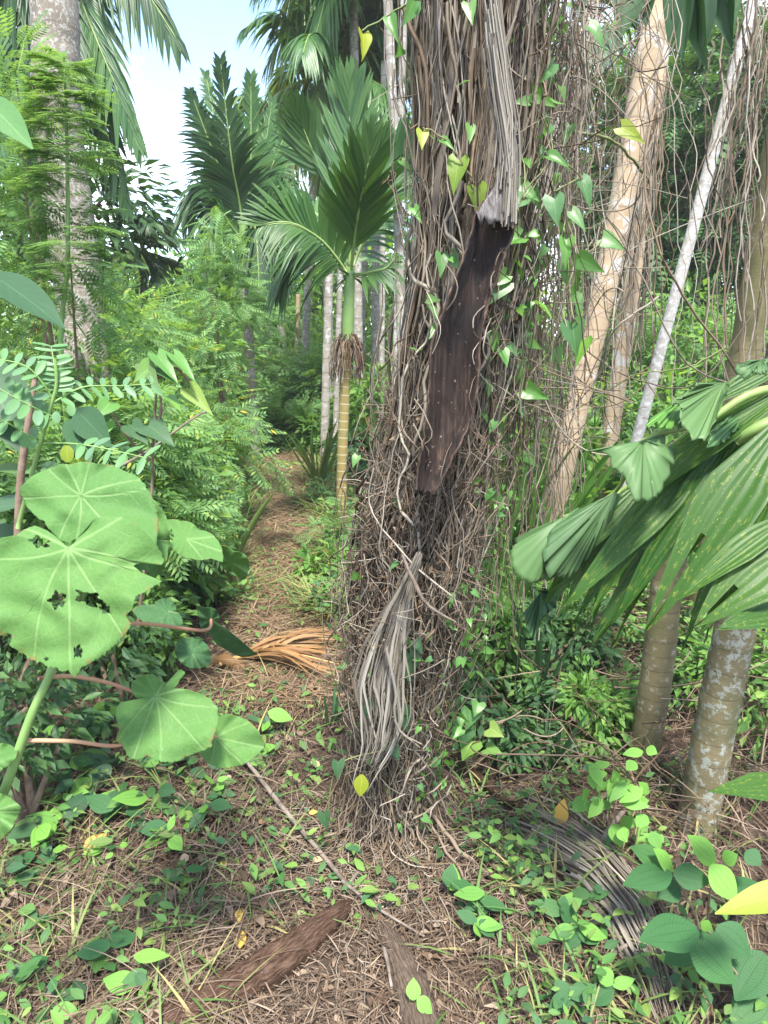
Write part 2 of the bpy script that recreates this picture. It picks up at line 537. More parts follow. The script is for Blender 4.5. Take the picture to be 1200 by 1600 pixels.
M['litter'] = plain_mat('litter', [(0.10, 0.068, 0.047), (0.19, 0.138, 0.098), (0.048, 0.032, 0.023), (0.29, 0.225, 0.165), (0.13, 0.083, 0.052), (0.075, 0.051, 0.037)], 30, 0.85, 0.15, 0.2, island=True)
M['straw'] = plain_mat('straw', [(0.20, 0.135, 0.08), (0.31, 0.23, 0.145), (0.13, 0.08, 0.048), (0.25, 0.165, 0.09), (0.08, 0.05, 0.032)], 30, 0.8, 0.2, 0.2, island=True)
M['vine'] = plain_mat('vine', [(0.19, 0.155, 0.115), (0.30, 0.26, 0.205), (0.065, 0.047, 0.033), (0.42, 0.375, 0.31), (0.21, 0.15, 0.095), (0.07, 0.05, 0.036), (0.26, 0.215, 0.16)], 40, 0.8, 0.2, 0.3, island=True)
M['twig'] = plain_mat('twig', [(0.25, 0.20, 0.145), (0.16, 0.11, 0.072), (0.38, 0.33, 0.265), (0.08, 0.055, 0.038), (0.21, 0.15, 0.095)], 40, 0.8, 0.2, 0.3, island=True)
M['vine_green'] = plain_mat('vine_green', [(0.12, 0.19, 0.05), (0.18, 0.22, 0.08), (0.17, 0.15, 0.08)], 30, 0.6, 0.3, 0.2, island=True)
M['bark_dark'] = plain_mat('bark_dark', [(0.035, 0.025, 0.02), (0.10, 0.075, 0.06), (0.2, 0.165, 0.14)], 18, 0.9, 0.1, 1.0, 0.02, stretch=(1, 1, 0.12))
M['stem_brown'] = plain_mat('stem_brown', [(0.10, 0.065, 0.045), (0.2, 0.14, 0.10), (0.26, 0.2, 0.15)], 25, 0.8, 0.2, 0.5)
M['stem_green'] = plain_mat('stem_green', [(0.14, 0.25, 0.07), (0.20, 0.33, 0.10)], 12, 0.5, 0.4, 0.1)
M['stem_pink'] = plain_mat('stem_pink', [(0.40, 0.17, 0.12), (0.36, 0.25, 0.13)], 8, 0.55, 0.3, 0.1)
M['crownshaft'] = plain_mat('crownshaft', [(0.12, 0.22, 0.06), (0.2, 0.31, 0.10)], 6, 0.45, 0.4, 0.1)
M['rachis'] = plain_mat('rachis', [(0.13, 0.22, 0.05), (0.22, 0.29, 0.09)], 10, 0.5, 0.4, 0.1)
M['dry_rachis'] = plain_mat('dry_rachis', [(0.42, 0.25, 0.09), (0.52, 0.36, 0.15)], 14, 0.6, 0.3, 0.2)
M['log'] = plain_mat('log', [(0.025, 0.015, 0.011), (0.085, 0.05, 0.034), (0.15, 0.098, 0.07), (0.27, 0.12, 0.05)], 5, 0.95, 0.05, 1.0, 0.02, pos=[0, .45, .8, 1], coord='UV', stretch=(9, 5, 1))
M['wood_pale'] = plain_mat('wood_pale', [(0.03, 0.021, 0.016), (0.10, 0.072, 0.053), (0.19, 0.145, 0.11)], 6, 0.85, 0.15, 1.0, 0.01, coord='UV', stretch=(9, 4, 1))
M['stick'] = plain_mat('stick', [(0.07, 0.055, 0.043), (0.16, 0.13, 0.105), (0.26, 0.22, 0.185)], 22, 0.85, 0.15, 0.6, 0.006)
M['trunk_grey'] = trunk_mat('trunk_grey', (0.15, 0.125, 0.10), (0.27, 0.235, 0.19), (0.14, 0.115, 0.09), (0.40, 0.39, 0.35), 0.51, 0.17, 0.04, moss=(0.11, 0.11, 0.06), lscale=45)
M['trunk_pale'] = trunk_mat('trunk_pale', (0.22, 0.195, 0.16), (0.34, 0.31, 0.265), (0.17, 0.15, 0.12), (0.47, 0.47, 0.45), 0.53, 0.16, 0.09)
M['trunk_beige'] = trunk_mat('trunk_beige', (0.33, 0.245, 0.155), (0.44, 0.34, 0.23), (0.24, 0.18, 0.12), (0.50, 0.49, 0.47), 0.555, 0.2, 0.05, lscale=13)
M['trunk_yellow'] = trunk_mat('trunk_yellow', (0.115, 0.095, 0.05), (0.20, 0.17, 0.09), (0.075, 0.06, 0.035), (0.30, 0.27, 0.2), 0.57, 0.055, 0.05, moss=(0.10, 0.10, 0.04), lscale=30)
M['trunk_lichen'] = trunk_mat('trunk_lichen', (0.10, 0.088, 0.05), (0.19, 0.155, 0.085), (0.075, 0.062, 0.04), (0.27, 0.29, 0.26), 0.52, 0.075, 0.05, moss=(0.065, 0.08, 0.035), lscale=38)
M['trunk_young'] = trunk_mat('trunk_young', (0.30, 0.22, 0.08), (0.22, 0.19, 0.08), (0.54, 0.47, 0.32), (0.36, 0.30, 0.2), 0.62, 0.062, 0.11)
M['white_pole'] = trunk_mat('white_pole', (0.30, 0.28, 0.25), (0.42, 0.40, 0.37), (0.22, 0.20, 0.17), (0.52, 0.52, 0.51), 0.50, 0.18, 0.05, moss=(0.26, 0.23, 0.17), lscale=40)


def ground_mat():
    m, N, L = new_mat('ground_soil')
    n1 = noise(N, L, 2.2, 6); n2 = noise(N, L, 26, 7, rough=0.7); n3 = noise(N, L, 90, 4)
    r = N.new('ShaderNodeMapRange'); r.inputs[1].default_value = 0.3; r.inputs[2].default_value = 0.7; L.new(n2, r.inputs[0])
    c = ramp(N, L, r.outputs[0], [(0.032, 0.024, 0.018), (0.078, 0.056, 0.041), (0.14, 0.103, 0.076)])
    c = mixc(N, L, n1, c, (0.085, 0.06, 0.044))
    h = math_(N, L, 'ADD', n2, math_(N, L, 'MULTIPLY', n3, 0.4))
    shade(N, L, c, 0.95, 0.1, 0, None, h, 1.0, 0.03)
    return m


M['ground'] = ground_mat()


def sheath_mat():
    m, N, L = new_mat('dead_sheath')
    n1 = noise(N, L, 12, 6, stretch=(7, 7, 0.7), rough=0.65)
    n2 = noise(N, L, 5, 4)
    n3 = noise(N, L, 90, 2)
    r = N.new('ShaderNodeMapRange'); r.inputs[1].default_value = 0.3; r.inputs[2].default_value = 0.72; L.new(n1, r.inputs[0])
    c = ramp(N, L, r.outputs[0], [(0.01, 0.007, 0.006), (0.032, 0.021, 0.017), (0.07, 0.045, 0.034), (0.16, 0.105, 0.075)], [0, .5, .8, 1])
    r2 = N.new('ShaderNodeMapRange'); r2.inputs[1].default_value = 0.5; r2.inputs[2].default_value = 0.62; L.new(n2, r2.inputs[0])
    c = mixc(N, L, math_(N, L, 'MULTIPLY', r2.outputs[0], 0.7), c, (0.012, 0.011, 0.013))
    c = mixc(N, L, math_(N, L, 'MULTIPLY', math_(N, L, 'GREATER_THAN', n3, 0.70), 0.7), c, (0.3, 0.24, 0.19))
    shade(N, L, c, 0.75, 0.25, 0, None, n1, 0.8, 0.01)
    return m


M['sheath'] = sheath_mat()
M['sheath_grey'] = plain_mat('sheath_grey', [(0.05, 0.04, 0.035), (0.15, 0.135, 0.13), (0.27, 0.255, 0.25)], 30, 0.8, 0.2, 0.8, 0.008, stretch=(6, 6, 0.5))
M['sheath_rim'] = plain_mat('sheath_rim', [(0.03, 0.02, 0.016), (0.075, 0.05, 0.038), (0.19, 0.13, 0.10)], 30, 0.8, 0.2, 0.7, 0.006)


def big_leaf_mat(name, cols):
    m, N, L = new_mat(name)
    oi = N.new('ShaderNodeObjectInfo')
    c = ramp(N, L, oi.outputs['Random'], cols)
    nz = noise(N, L, 14, 4)
    c = mixc(N, L, math_(N, L, 'MULTIPLY', nz, 0.35), c, mixc(N, L, 1.0, c, (0.72, 0.82, 0.72), 'MULTIPLY'))
    a = N.new('ShaderNodeAttribute'); a.attribute_name = 'vein'
    fine = noise(N, L, 150, 3)
    vt_ = N.new('ShaderNodeTexVoronoi'); vt_.feature = 'DISTANCE_TO_EDGE'; vt_.inputs['Scale'].default_value = 95
    tco = N.new('ShaderNodeTexCoord'); L.new(tco.outputs['Object'], vt_.inputs['Vector'])
    net = math_(N, L, 'LESS_THAN', vt_.outputs['Distance'], 0.055)
    c = mixc(N, L, math_(N, L, 'MULTIPLY', net, 0.09), c, (0.26, 0.40, 0.17))
    blot = noise(N, L, 26, 5, rough=0.7)
    c = mixc(N, L, math_(N, L, 'MULTIPLY', math_(N, L, 'GREATER_THAN', blot, 0.72), 0.3), c, (0.20, 0.22, 0.08))
    c = mixc(N, L, math_(N, L, 'MULTIPLY', a.outputs['Fac'], math_(N, L, 'MULTIPLY_ADD', noise(N, L, 18, 3), 0.7, 0.08)), c, (0.30, 0.44, 0.20))
    ae = N.new('ShaderNodeAttribute'); ae.attribute_name = 'edge'
    eb = math_(N, L, 'MULTIPLY', ae.outputs['Fac'], math_(N, L, 'MULTIPLY', math_(N, L, 'GREATER_THAN', noise(N, L, 40, 3), 0.58), 0.7))
    c = mixc(N, L, eb, c, (0.22, 0.15, 0.06))
    big = noise(N, L, 5, 3)
    c = mixc(N, L, math_(N, L, 'MULTIPLY', big, 0.6), c, mixc(N, L, 1.0, c, (1.12, 1.03, 0.85), 'MULTIPLY'))
    h = math_(N, L, 'ADD', math_(N, L, 'MULTIPLY', a.outputs['Fac'], -0.8), math_(N, L, 'ADD', math_(N, L, 'MULTIPLY', fine, 0.25), math_(N, L, 'MULTIPLY', vt_.outputs['Distance'], 0.6)))
    shade(N, L, c, 0.62, 0.2, 0.38, mixc(N, L, 1.0, c, (1.3, 1.25, 0.55), 'MULTIPLY'), h, 0.35, 0.004)
    return m


M['big_leaf'] = big_leaf_mat('big_leaf', [(0.10, 0.225, 0.065), (0.115, 0.245, 0.07)])
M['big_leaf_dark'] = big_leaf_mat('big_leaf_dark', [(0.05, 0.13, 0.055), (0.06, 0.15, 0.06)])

#SECTION_STRUCTURE
# ------------------------------------------------------------------ ground and path
def path_x(y):
    return -0.03 - 0.155 * np.asarray(y, float)


def path_hw(y):
    y = np.asarray(y, float)
    return 0.25 + 0.03 * np.clip(y - 3, 0, 5) + 0.07 * np.sin(1.7 * y) + 0.03 * np.sin(5.1 * y + 1)


xs = np.concatenate([np.linspace(-260, -12, 14), np.linspace(-10, -3, 24), np.arange(-2.9, 2.95, 0.05), np.linspace(3, 10, 24), np.linspace(12, 260, 14)])
ys = np.concatenate([np.linspace(-60, -3, 8), np.arange(-1, 6, 0.05), np.linspace(6.1, 14, 40), np.linspace(15, 40, 16), np.linspace(50, 420, 12)])
gx, gy = np.meshgrid(xs, ys)
gz = hz(gx, gy)
fine = (np.abs(gx) < 3) & (gy > -1) & (gy < 6)
gz = gz + np.where(fine, RNG.normal(0, 0.004, gx.shape), 0) - 0.0
nx_, ny_ = len(xs), len(ys)
ii = np.arange(ny_ - 1)[:, None]; jj = np.arange(nx_ - 1)[None]
gf = np.stack([ii * nx_ + jj, ii * nx_ + jj + 1, (ii + 1) * nx_ + jj + 1, (ii + 1) * nx_ + jj], -1).reshape(-1, 4)
mb = MB(); mb.add(np.stack([gx, gy, gz], -1), gf)
o = build('ground', mb, M['ground']); o['kind'] = 'structure'
o['label'] = 'brown soil under the litter and weeds'

mb = MB()
py_ = np.arange(2.5, 10.5, 0.06)
cols = np.linspace(-1, 1, 11)
PX = path_x(py_)[:, None] + cols[None] * (path_hw(py_)[:, None] * np.clip((py_[:, None] - 2.4) / 0.9, 0.05, 1) + RNG.normal(0, 0.02, (len(py_), 1)))
PY = np.repeat(py_[:, None], 11, 1)
PZ = hz(PX, PY) + 0.012 - 0.014 * np.abs(cols)[None] ** 4 + RNG.normal(0, 0.003, PX.shape)
ii = np.arange(len(py_) - 1)[:, None]; jj = np.arange(10)[None]
pf = np.stack([ii * 11 + jj, ii * 11 + jj + 1, (ii + 1) * 11 + jj + 1, (ii + 1) * 11 + jj], -1).reshape(-1, 4)
mb.add(np.stack([PX, PY, PZ], -1), pf)
M['path'] = plain_mat('path_soil', [(0.11, 0.07, 0.045), (0.21, 0.14, 0.09), (0.31, 0.22, 0.14)], 20, 0.95, 0.1, 0.9, 0.02)
o = build('path', mb, M['path']); o['kind'] = 'structure'
o['label'] = 'trodden footpath of tan soil and dry straw running into the grove'


# ------------------------------------------------------------------ litter, grass and ground cover (nobody could count them)
def near_y(n, lo, hi, p=1.0):
    """distances with density falling off so that pieces stay even in view"""
    u = RNG.random(n)
    return 1 / (1 / lo + (1 / hi - 1 / lo) * u) if p == 1 else lo * (hi / lo) ** u


def flat_pieces(mb, tpl, x, y, L, W, lift=0.012, tilt=0.25, zoff=0.0):
    n = len(x)
    a = RNG.random(n) * 2 * math.pi
    tip = np.stack([np.cos(a), np.sin(a), RNG.normal(0.05, tilt, n)], -1)
    nr = np.stack([RNG.normal(0, tilt, n), RNG.normal(0, tilt, n), np.ones(n)], -1)
    pos = np.stack([x, y, hz(x, y) + zoff + RNG.random(n) * lift], -1)
    inst(mb, tpl, pos, frames(tip, nr), np.stack([W, L, L], -1))


straw_tpl = leaf_tpl(2, 'strap', 1.0, 0.0, 0.08)
bit_tpl = leaf_tpl(2, 'ellip', 0.55, 0.5, 0.2)
# straw on the far path
n = 20000
y = near_y(n, 2.4, 10.5, 2); x = path_x(y) + RNG.normal(0, 0.62, n) * path_hw(y)
mb = MB(); flat_pieces(mb, straw_tpl, x, y, RNG.uniform(0.05, 0.22, n), RNG.uniform(0.002, 0.0016 * y + .002, n), 0.04, 0.16, 0.012)
o = build('path_straw', mb, M['straw'], kind='stuff'); o['label'] = 'dry tan straw strewn along the path'
# dark litter near the camera
n = 36000
y = near_y(n, 0.75, 3.6); x = RNG.normal(-0.02, 0.62, n) * (0.6 + 0.35 * y)
mb = MB(); flat_pieces(mb, leaf_tpl(3, 'strap', 1.0, 0.0, 0.35), x, y, RNG.uniform(0.015, 0.09, n), RNG.uniform(0.001, 0.0036, n), 0.03, 0.22)
n = 5000
y = near_y(n, 0.75, 5.0); x = RNG.normal(0.0, 0.7, n) * (0.6 + 0.35 * y)
flat_pieces(mb, bit_tpl, x, y, RNG.uniform(0.012, 0.04, n), RNG.uniform(0.012, 0.03, n), 0.02, 0.3)
o = build('leaf_litter', mb, M['litter'], kind='stuff'); o['label'] = 'brown stalks and leaf scraps littering the soil'
# dry bent grass among the weeds at the left
n = 13000
y = near_y(n, 0.8, 3.6); x = -0.30 - np.abs(RNG.normal(0, 0.5, n)) * (0.5 + 0.4 * y)
mb = MB(); flat_pieces(mb, leaf_tpl(5, 'strap', 1.0, 0.0, 0.5), x, y, RNG.uniform(0.04, 0.2, n), RNG.uniform(0.001, 0.0036, n), 0.06, 0.28)
n = 900
y = near_y(n, 0.8, 3.2); x = -0.30 - np.abs(RNG.normal(0, 0.5, n)) * (0.5 + 0.4 * y)
flat_pieces(mb, leaf_tpl(4, 'ovate', 0.6, 0.6, 0.5), x, y, RNG.uniform(0.02, 0.06, n), RNG.uniform(0.02, 0.05, n), 0.05, 0.5)
o = build('dry_grass', mb, M['litter'], kind='stuff'); o['label'] = 'bent dry grass and curled leaves among the left weeds'
# brown fallen straw on the right behind the two stems
n = 4500
y = RNG.uniform(1.6, 4.2, n); x = 0.75 + RNG.random(n) ** 0.8 * 1.9 * (y / 2.5)
mb = MB(); flat_pieces(mb, leaf_tpl(4, 'strap', 1.0, 0.0, 0.3), x, y, RNG.uniform(0.05, 0.26, n), RNG.uniform(0.0015, 0.005, n), 0.14, 0.3)
N, nq = 700, 9
yb = RNG.uniform(1.75, 3.6, N); xb = 0.28 + RNG.random(N) * 0.62 * yb
d0 = nrmz(np.stack([RNG.normal(0, 1, N), RNG.normal(0, .8, N), RNG.normal(0.1, 0.3, N)], -1)); bd = RNG.normal(0, 1, (N, 3)) * [1, 1, .5]
uu = np.linspace(-.5, .5, nq)[None, :, None]; Lg = RNG.uniform(.08, .45, N)[:, None, None]
ctr = np.stack([xb, yb, hz(xb, yb) + .02 + .28 * RNG.random(N) ** 1.7], -1)
strands(mb, ctr[:, None] + d0[:, None] * uu * Lg + bd[:, None] * uu ** 2 * Lg * .6, RNG.uniform(.001, .0032, N), 4)
o = build('fallen_straw', mb, M['litter'], kind='stuff'); o['label'] = 'reddish dry straw heaped behind the right hand stems'

# low green weeds
weed_tpl = leaf_tpl(3, 'ovate', 0.5, 0.25, 0.2)


def weeds(mb, x, y, s0, s1, h=0.10, tpl=weed_tpl):
    n = len(x)
    a = RNG.random(n) * 2 * math.pi
    tip = np.stack([np.cos(a), np.sin(a), RNG.normal(0.15, 0.35, n)], -1)
    nr = np.stack([RNG.normal(0, 0.35, n), RNG.normal(-0.25, 0.35, n), np.ones(n)], -1)
    pos = np.stack([x, y, hz(x, y) + 0.01 + RNG.random(n) ** 1.6 * h], -1)
    inst(mb, tpl, pos, frames(tip, nr), RNG.uniform(s0, s1, n))


def clumped(n, fx, fy, spread=0.09):
    k = max(1, n // 14)
    cx_, cy_ = fx(k), fy(k)
    i = RNG.integers(0, k, n)
    return cx_[i] + RNG.normal(0, spread, n), cy_[i] + RNG.normal(0, spread, n)


mb = MB()
# left of the path, near
k = 1050
cy0 = near_y(k // 30, 0.8, 3.2)
cx0 = -0.42 - 0.07 * cy0 - np.abs(RNG.normal(0, 0.45, k // 30)) * (0.5 + 0.4 * cy0)
i = RNG.integers(0, k // 30, k); x = cx0[i] + RNG.normal(0, 0.065, k); y = cy0[i] + RNG.normal(0, 0.065, k)
weeds(mb, x, y, 0.008, 0.046, 0.13)
# right of the tree
k = 1700
cy0 = near_y(k // 30, 0.85, 3.6)
cx0 = 0.22 + 0.05 * cy0 + np.abs(RNG.normal(0, 0.5, k // 30)) * (0.5 + 0.35 * cy0)
i = RNG.integers(0, k // 30, k); x = cx0[i] + RNG.normal(0, 0.06, k); y = cy0[i] + RNG.normal(0, 0.06, k)
weeds(mb, x, y, 0.008, 0.045, 0.10)
# along both edges of the path
k = 4200
cy0 = near_y(k // 30, 3.3, 9.5, 2)
sd = np.where(RNG.random(k // 30) < 0.55, 1, -1)
cx0 = path_x(cy0) + sd * (path_hw(cy0) + np.abs(RNG.normal(0.08, 0.22, k // 30)))
i = RNG.integers(0, k // 30, k); x = cx0[i] + RNG.normal(0, 0.06, k); y = cy0[i] + RNG.normal(0, 0.06, k)
weeds(mb, x, y, 0.025, 0.075, 0.2)
# a few sprouts on the path
k = 2200
y = near_y(k, 1.4, 9.5, 2); x = path_x(y) + RNG.normal(0, 0.25, k) + .12 * np.sin(y * 2.3)
weeds(mb, x, y, 0.015, 0.05, 0.06)
o = build('ground_weeds', mb, M['weed'], kind='stuff'); o['label'] = 'low green weeds spread over the soil'

blade_tpl = leaf_tpl(4, 'lance', 1.0, 0.0, 0.45)


def blades(mb, x, y, L0, L1, w=0.006, lean=0.6):
    n = len(x)
    a = RNG.random(n) * 2 * math.pi
    tip = np.stack([np.cos(a) * lean, np.sin(a) * lean, RNG.uniform(0.4, 1.2, n)], -1)
    nr = np.stack([-np.cos(a), -np.sin(a), np.full(n, 0.6)], -1)
    L_ = RNG.uniform(L0, L1, n)
    pos = np.stack([x, y, hz(x, y)], -1)
    inst(mb, blade_tpl, pos, frames(tip, nr), np.stack([np.full(n, w) * RNG.uniform(0.6, 1.5, n), L_, L_], -1))


mb = MB()
k = 900
cy0 = near_y(90, 0.85, 3.0); cx0 = -0.35 - np.abs(RNG.normal(0, 0.5, 90)) * (0.5 + 0.4 * cy0)
i = RNG.integers(0, 90, k); blades(mb, cx0[i] + RNG.normal(0, 0.05, k), cy0[i] + RNG.normal(0, 0.05, k), 0.06, 0.22, 0.006, 0.8)
k = 4600
cy0 = near_y(130, 3.4, 10.5); sd = np.where(RNG.random(130) < 0.5, 1, -1)
cx0 = path_x(cy0) + sd * (path_hw(cy0) + np.abs(RNG.normal(0.05, 0.15, 130)))
i = RNG.integers(0, 130, k); blades(mb, cx0[i] + RNG.normal(0, 0.07, k), cy0[i] + RNG.normal(0, 0.07, k), 0.12, 0.38, 0.009, 0.8)
k = 900
cy0 = near_y(90, 1.0, 4.5); cx0 = 0.25 + np.abs(RNG.normal(0, 0.6, 90)) * (0.5 + 0.35 * cy0)
i = RNG.integers(0, 90, k); blades(mb, cx0[i] + RNG.normal(0, 0.05, k), cy0[i] + RNG.normal(0, 0.05, k), 0.05, 0.2, 0.006, 0.8)
o = build('grass', mb, M['grass'], kind='stuff'); o['label'] = 'thin grass in green and straw coloured blades'

# ------------------------------------------------------------------ shrubs, bushes, trees of the grove
TPL_FEATHER = pinnate_tpl(8, 0.26, 0.085, 68, 0.2)
TPL_FEATHER_FAR = pinnate_tpl(5, 0.34, 0.17, 66, 0.25)
TPL_LEAF = leaf_tpl(2, 'ovate', 0.5, 0.3, 0.2)
TPL_LEAF_FAR = leaf_tpl(1, 'ovate', 0.5, 0.0, 0.2)
TPL_LEAF_FAR = (np.array([[0, 0, 0], [0.24, 0.45, 0.03], [0, 1, -0.15], [-0.24, 0.45, 0.03]]), [np.array([[0, 1, 2, 3]])], np.array([[.5, 0], [1, .5], [.5, 1], [0, .5]]))


def foliage(mb, c, rad, n, tpl, s0, s1, droop=0.2, clumps=22, shell=0.75):
    """leaves in clumps through an uneven crown"""
    c = np.asarray(c, float); rad = np.asarray(rad, float)
    d = nrmz(RNG.normal(0, 1, (clumps, 3)))
    q = RNG.uniform(0.25, 1.0, (clumps, 1)) ** 0.5
    cc = c + d * q * rad * RNG.uniform(0.75, 1.15, (clumps, 1))
    cr = rad.mean() * RNG.uniform(0.22, 0.42, clumps)
    i = RNG.integers(0, clumps, n)
    dd = nrmz(RNG.normal(0, 1, (n, 3)))
    p = cc[i] + dd * (cr[i] * RNG.random(n) ** 0.4)[:, None]
    tip = nrmz((p - c) / rad) * 0.6 + dd * 0.7
    tip[:, 2] = tip[:, 2] * 0.6 - droop + RNG.normal(0, 0.25, n)
    nr = np.stack([RNG.normal(0, 0.45, n), RNG.normal(-0.15, 0.45, n), np.ones(n)], -1)
    ok = p[:, 2] > hz(p[:, 0], p[:, 1]) + 0.02
    inst(mb, tpl, p[ok], frames(tip, nr)[ok], RNG.uniform(s0, s1, n)[ok])
    return cc


def shrub(name, label, cat, px, top, Y, rx, mat, n=600, tpl=TPL_FEATHER, s=(0.12, 0.24), group=None, low=0.1, stems=6, ry=None, stem_mat='stem_brown', clumps=24):
    t = P(px, top, Y)
    g0 = float(hz(t[0], Y))
    H = float(t[2]) - g0
    base = np.array([t[0], Y, g0])
    lo = low * H
    c = base + [0, 0, (H + lo) / 2]
    root = thing(name, label, cat, base, group)
    mb = MB()
    cc = foliage(mb, c, (rx, ry or rx * 0.9, (H - lo) / 2), n, tpl, s[0], s[1], clumps=clumps)
    build('foliage', mb, M[mat], root, smooth=False)
    mb = MB()
    for k in range(stems):
        e = cc[k % len(cc)]
        b = base + [RNG.normal(0, rx * 0.12), RNG.normal(0, rx * 0.12), -0.02]
        mid = b * 0.45 + e * 0.55 + [0, 0, 0.1 * H] + RNG.normal(0, 0.05 * rx, 3)
        tube(mb, [b, mid, e], [0.012 + 0.004 * H, 0.008, 0.003], 5, 9)
    build('stem', mb, M[stem_mat], root)
    return root


left_shrubs = [
    (15, 500, 3.0, 0.45, 'feather', 'near feathery shrub at the left margin under the dark drooping leaves'),
    (150, 570, 3.1, 0.42, 'feather', 'near feathery shrub left of the heart leaf sapling'),
    (225, 610, 3.9, 0.36, 'feather', 'near feathery shrub behind the heart leaf sapling'),
    (190, 700, 2.9, 0.3, 'bush', 'bright leafy bush above the large round leaves'),
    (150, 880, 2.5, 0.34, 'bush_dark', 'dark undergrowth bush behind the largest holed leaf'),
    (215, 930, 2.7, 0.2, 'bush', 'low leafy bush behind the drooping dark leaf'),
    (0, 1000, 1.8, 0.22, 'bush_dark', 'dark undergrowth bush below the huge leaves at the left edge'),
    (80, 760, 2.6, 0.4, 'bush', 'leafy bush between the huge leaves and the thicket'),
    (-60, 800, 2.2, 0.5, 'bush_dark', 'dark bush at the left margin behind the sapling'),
    (40, 400, 5.2, 0.9, 'feather', 'feathery green shrub behind the tall grey trunk at the left edge'),
    (175, 425, 5.2, 0.75, 'feather', 'feathery shrub just right of the tall mottled trunk'),
    (265, 425, 6.6, 0.75, 'bush', 'tallest leafy shrub below the open sky'),
    (310, 470, 8.2, 0.7, 'feather', 'feathery shrub below the dark drooping palm'),
    (120, 520, 3.7, 0.55, 'bush', 'leafy shrub behind the leaf with paired leaflets'),
    (235, 500, 4.6, 0.7, 'feather', 'bushy feathery shrub in the middle of the left thicket'),
    (235, 560, 5.4, 0.5, 'feather', 'feathery shrub with its foot at the path edge'),
    (310, 580, 7.2, 0.42, 'feather', 'narrow feathery shrub nearest the far end of the path'),
    (205, 620, 3.4, 0.42, 'bush', 'low leafy bush behind the large round leaves'),
    (235, 690, 4.3, 0.34, 'feather', 'low feathery bush overhanging the left path edge'),
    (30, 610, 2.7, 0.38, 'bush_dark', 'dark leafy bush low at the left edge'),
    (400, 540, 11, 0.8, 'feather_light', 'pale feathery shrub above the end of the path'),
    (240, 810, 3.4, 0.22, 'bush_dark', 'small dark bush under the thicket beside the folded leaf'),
    (90, 470, 4.4, 0.6, 'feather', 'feathery shrub at the foot of the tall mottled trunk'),
]
for (px, top, Y, rx, mat, lab) in left_shrubs:
    ft = mat.startswith('feather')
    shrub('feathery_shrub' if ft else 'leafy_bush', lab, 'shrub', px, top, Y, rx, mat, 800 if ft else 700,
          TPL_FEATHER if ft else TPL_LEAF, (0.11, 0.22) if ft else ((0.05, 0.12) if Y > 3 else (0.025, 0.065)), 'shrubs of the left thicket', 0.05)

mid_shrubs = [
    (432, 640, 9.0, 0.45, 'feather_light', 'bright feathery shrub closing the end of the path'),
    (490, 650, 8.6, 0.35, 'bush', 'low bright bush at the right of the path end'),
    (455, 470, 13.0, 1.5, 'bush', 'bright bush far behind the path beside a thin bare stem'),
    (560, 470, 14.0, 1.7, 'bush', 'bright far bush between the young palm and the vine covered tree'),
    (500, 560, 10.5, 0.9, 'feather_light', 'pale shrub directly behind the ringed yellow stem'),
    (475, 600, 10.5, 0.7, 'feather_light', 'pale feathery shrub right of the path end'),
    (590, 570, 8.6, 0.7, 'bush', 'bright bush close left of the vine covered tree'),
    (580, 660, 7.0, 0.5, 'bush_dark', 'dark low bush between the ringed stem and the vine covered tree'),
    (640, 470, 12.0, 1.3, 'bush', 'bright bush half hidden by the vine covered tree'),
    (350, 440, 12.0, 1.6, 'feather_light', 'pale far shrub under the drooping palm'),
    (230, 420, 12.0, 1.6, 'bush', 'far bush under the open sky'),
    (100, 400, 9.0, 1.6, 'bush_dark', 'far dark bush behind the tall mottled trunk'),
]
for (px, top, Y, rx, mat, lab) in mid_shrubs:
    ft = mat.startswith('feather')
    shrub('feathery_shrub' if ft else 'leafy_bush', lab, 'shrub', px, top, Y, rx, mat, 900,
          TPL_FEATHER_FAR if ft else TPL_LEAF_FAR, (0.18, 0.34) if ft else (0.09, 0.2), 'shrubs behind the path', 0.03)

right_shrubs = [
    (760, 940, 2.6, 0.22, 'bush', 'low bright bush hugging the right side of the vine covered trunk'),
    (700, 820, 3.6, 0.4, 'bush', 'bright bush behind the lower vine covered trunk'),
    (900, 700, 4.4, 0.5, 'bush', 'bright bush right of the lichen on the leaning trunk'),
    (800, 1080, 2.25, 0.24, 'bush_dark', 'low dark bush under the hanging vines'),
    (930, 1060, 2.3, 0.26, 'bush', 'low bush left of the yellowish trunk'),
    (1080, 1010, 2.6, 0.3, 'bush_dark', 'dark bush between the two ringed trunks'),
    (1200, 1010, 2.3, 0.35, 'bush', 'leafy bush right of the lichen covered trunk'),
    (1080, 760, 4.2, 0.6, 'bush', 'bright bush behind the broad palm leaflets'),
    (1220, 700, 3.6, 0.6, 'bush', 'leafy bush at the right margin above the broad leaflets'),
    (770, 520, 7.5, 1.0, 'bush', 'bright bush seen through the hanging vines'),
    (850, 640, 5.0, 0.6, 'bush', 'leafy bush at the foot of the leaning beige trunk'),
    (740, 700, 4.6, 0.5, 'bush', 'leafy bush showing right of the dead sheath'),
    (950, 470, 8.5, 1.1, 'bush', 'light bush between the beige trunks'),
    (1060, 440, 8.0, 1.0, 'feather_light', 'pale feathery bush left of the white pole stem'),
    (1160, 430, 7.5, 1.1, 'bush', 'bright bush at the right edge behind the vine wrapped stem'),
    (1000, 590, 6.0, 0.8, 'bush', 'low bright bush below the white pole stem'),
    (780, 880, 3.0, 0.3, 'bush', 'dark bush in the shade right of the vine covered tree'),
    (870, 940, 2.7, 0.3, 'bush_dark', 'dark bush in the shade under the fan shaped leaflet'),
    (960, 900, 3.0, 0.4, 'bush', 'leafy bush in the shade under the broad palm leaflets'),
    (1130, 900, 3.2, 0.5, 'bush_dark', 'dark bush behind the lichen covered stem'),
    (820, 740, 3.8, 0.4, 'bush', 'small bush among the strap leaves'),
]
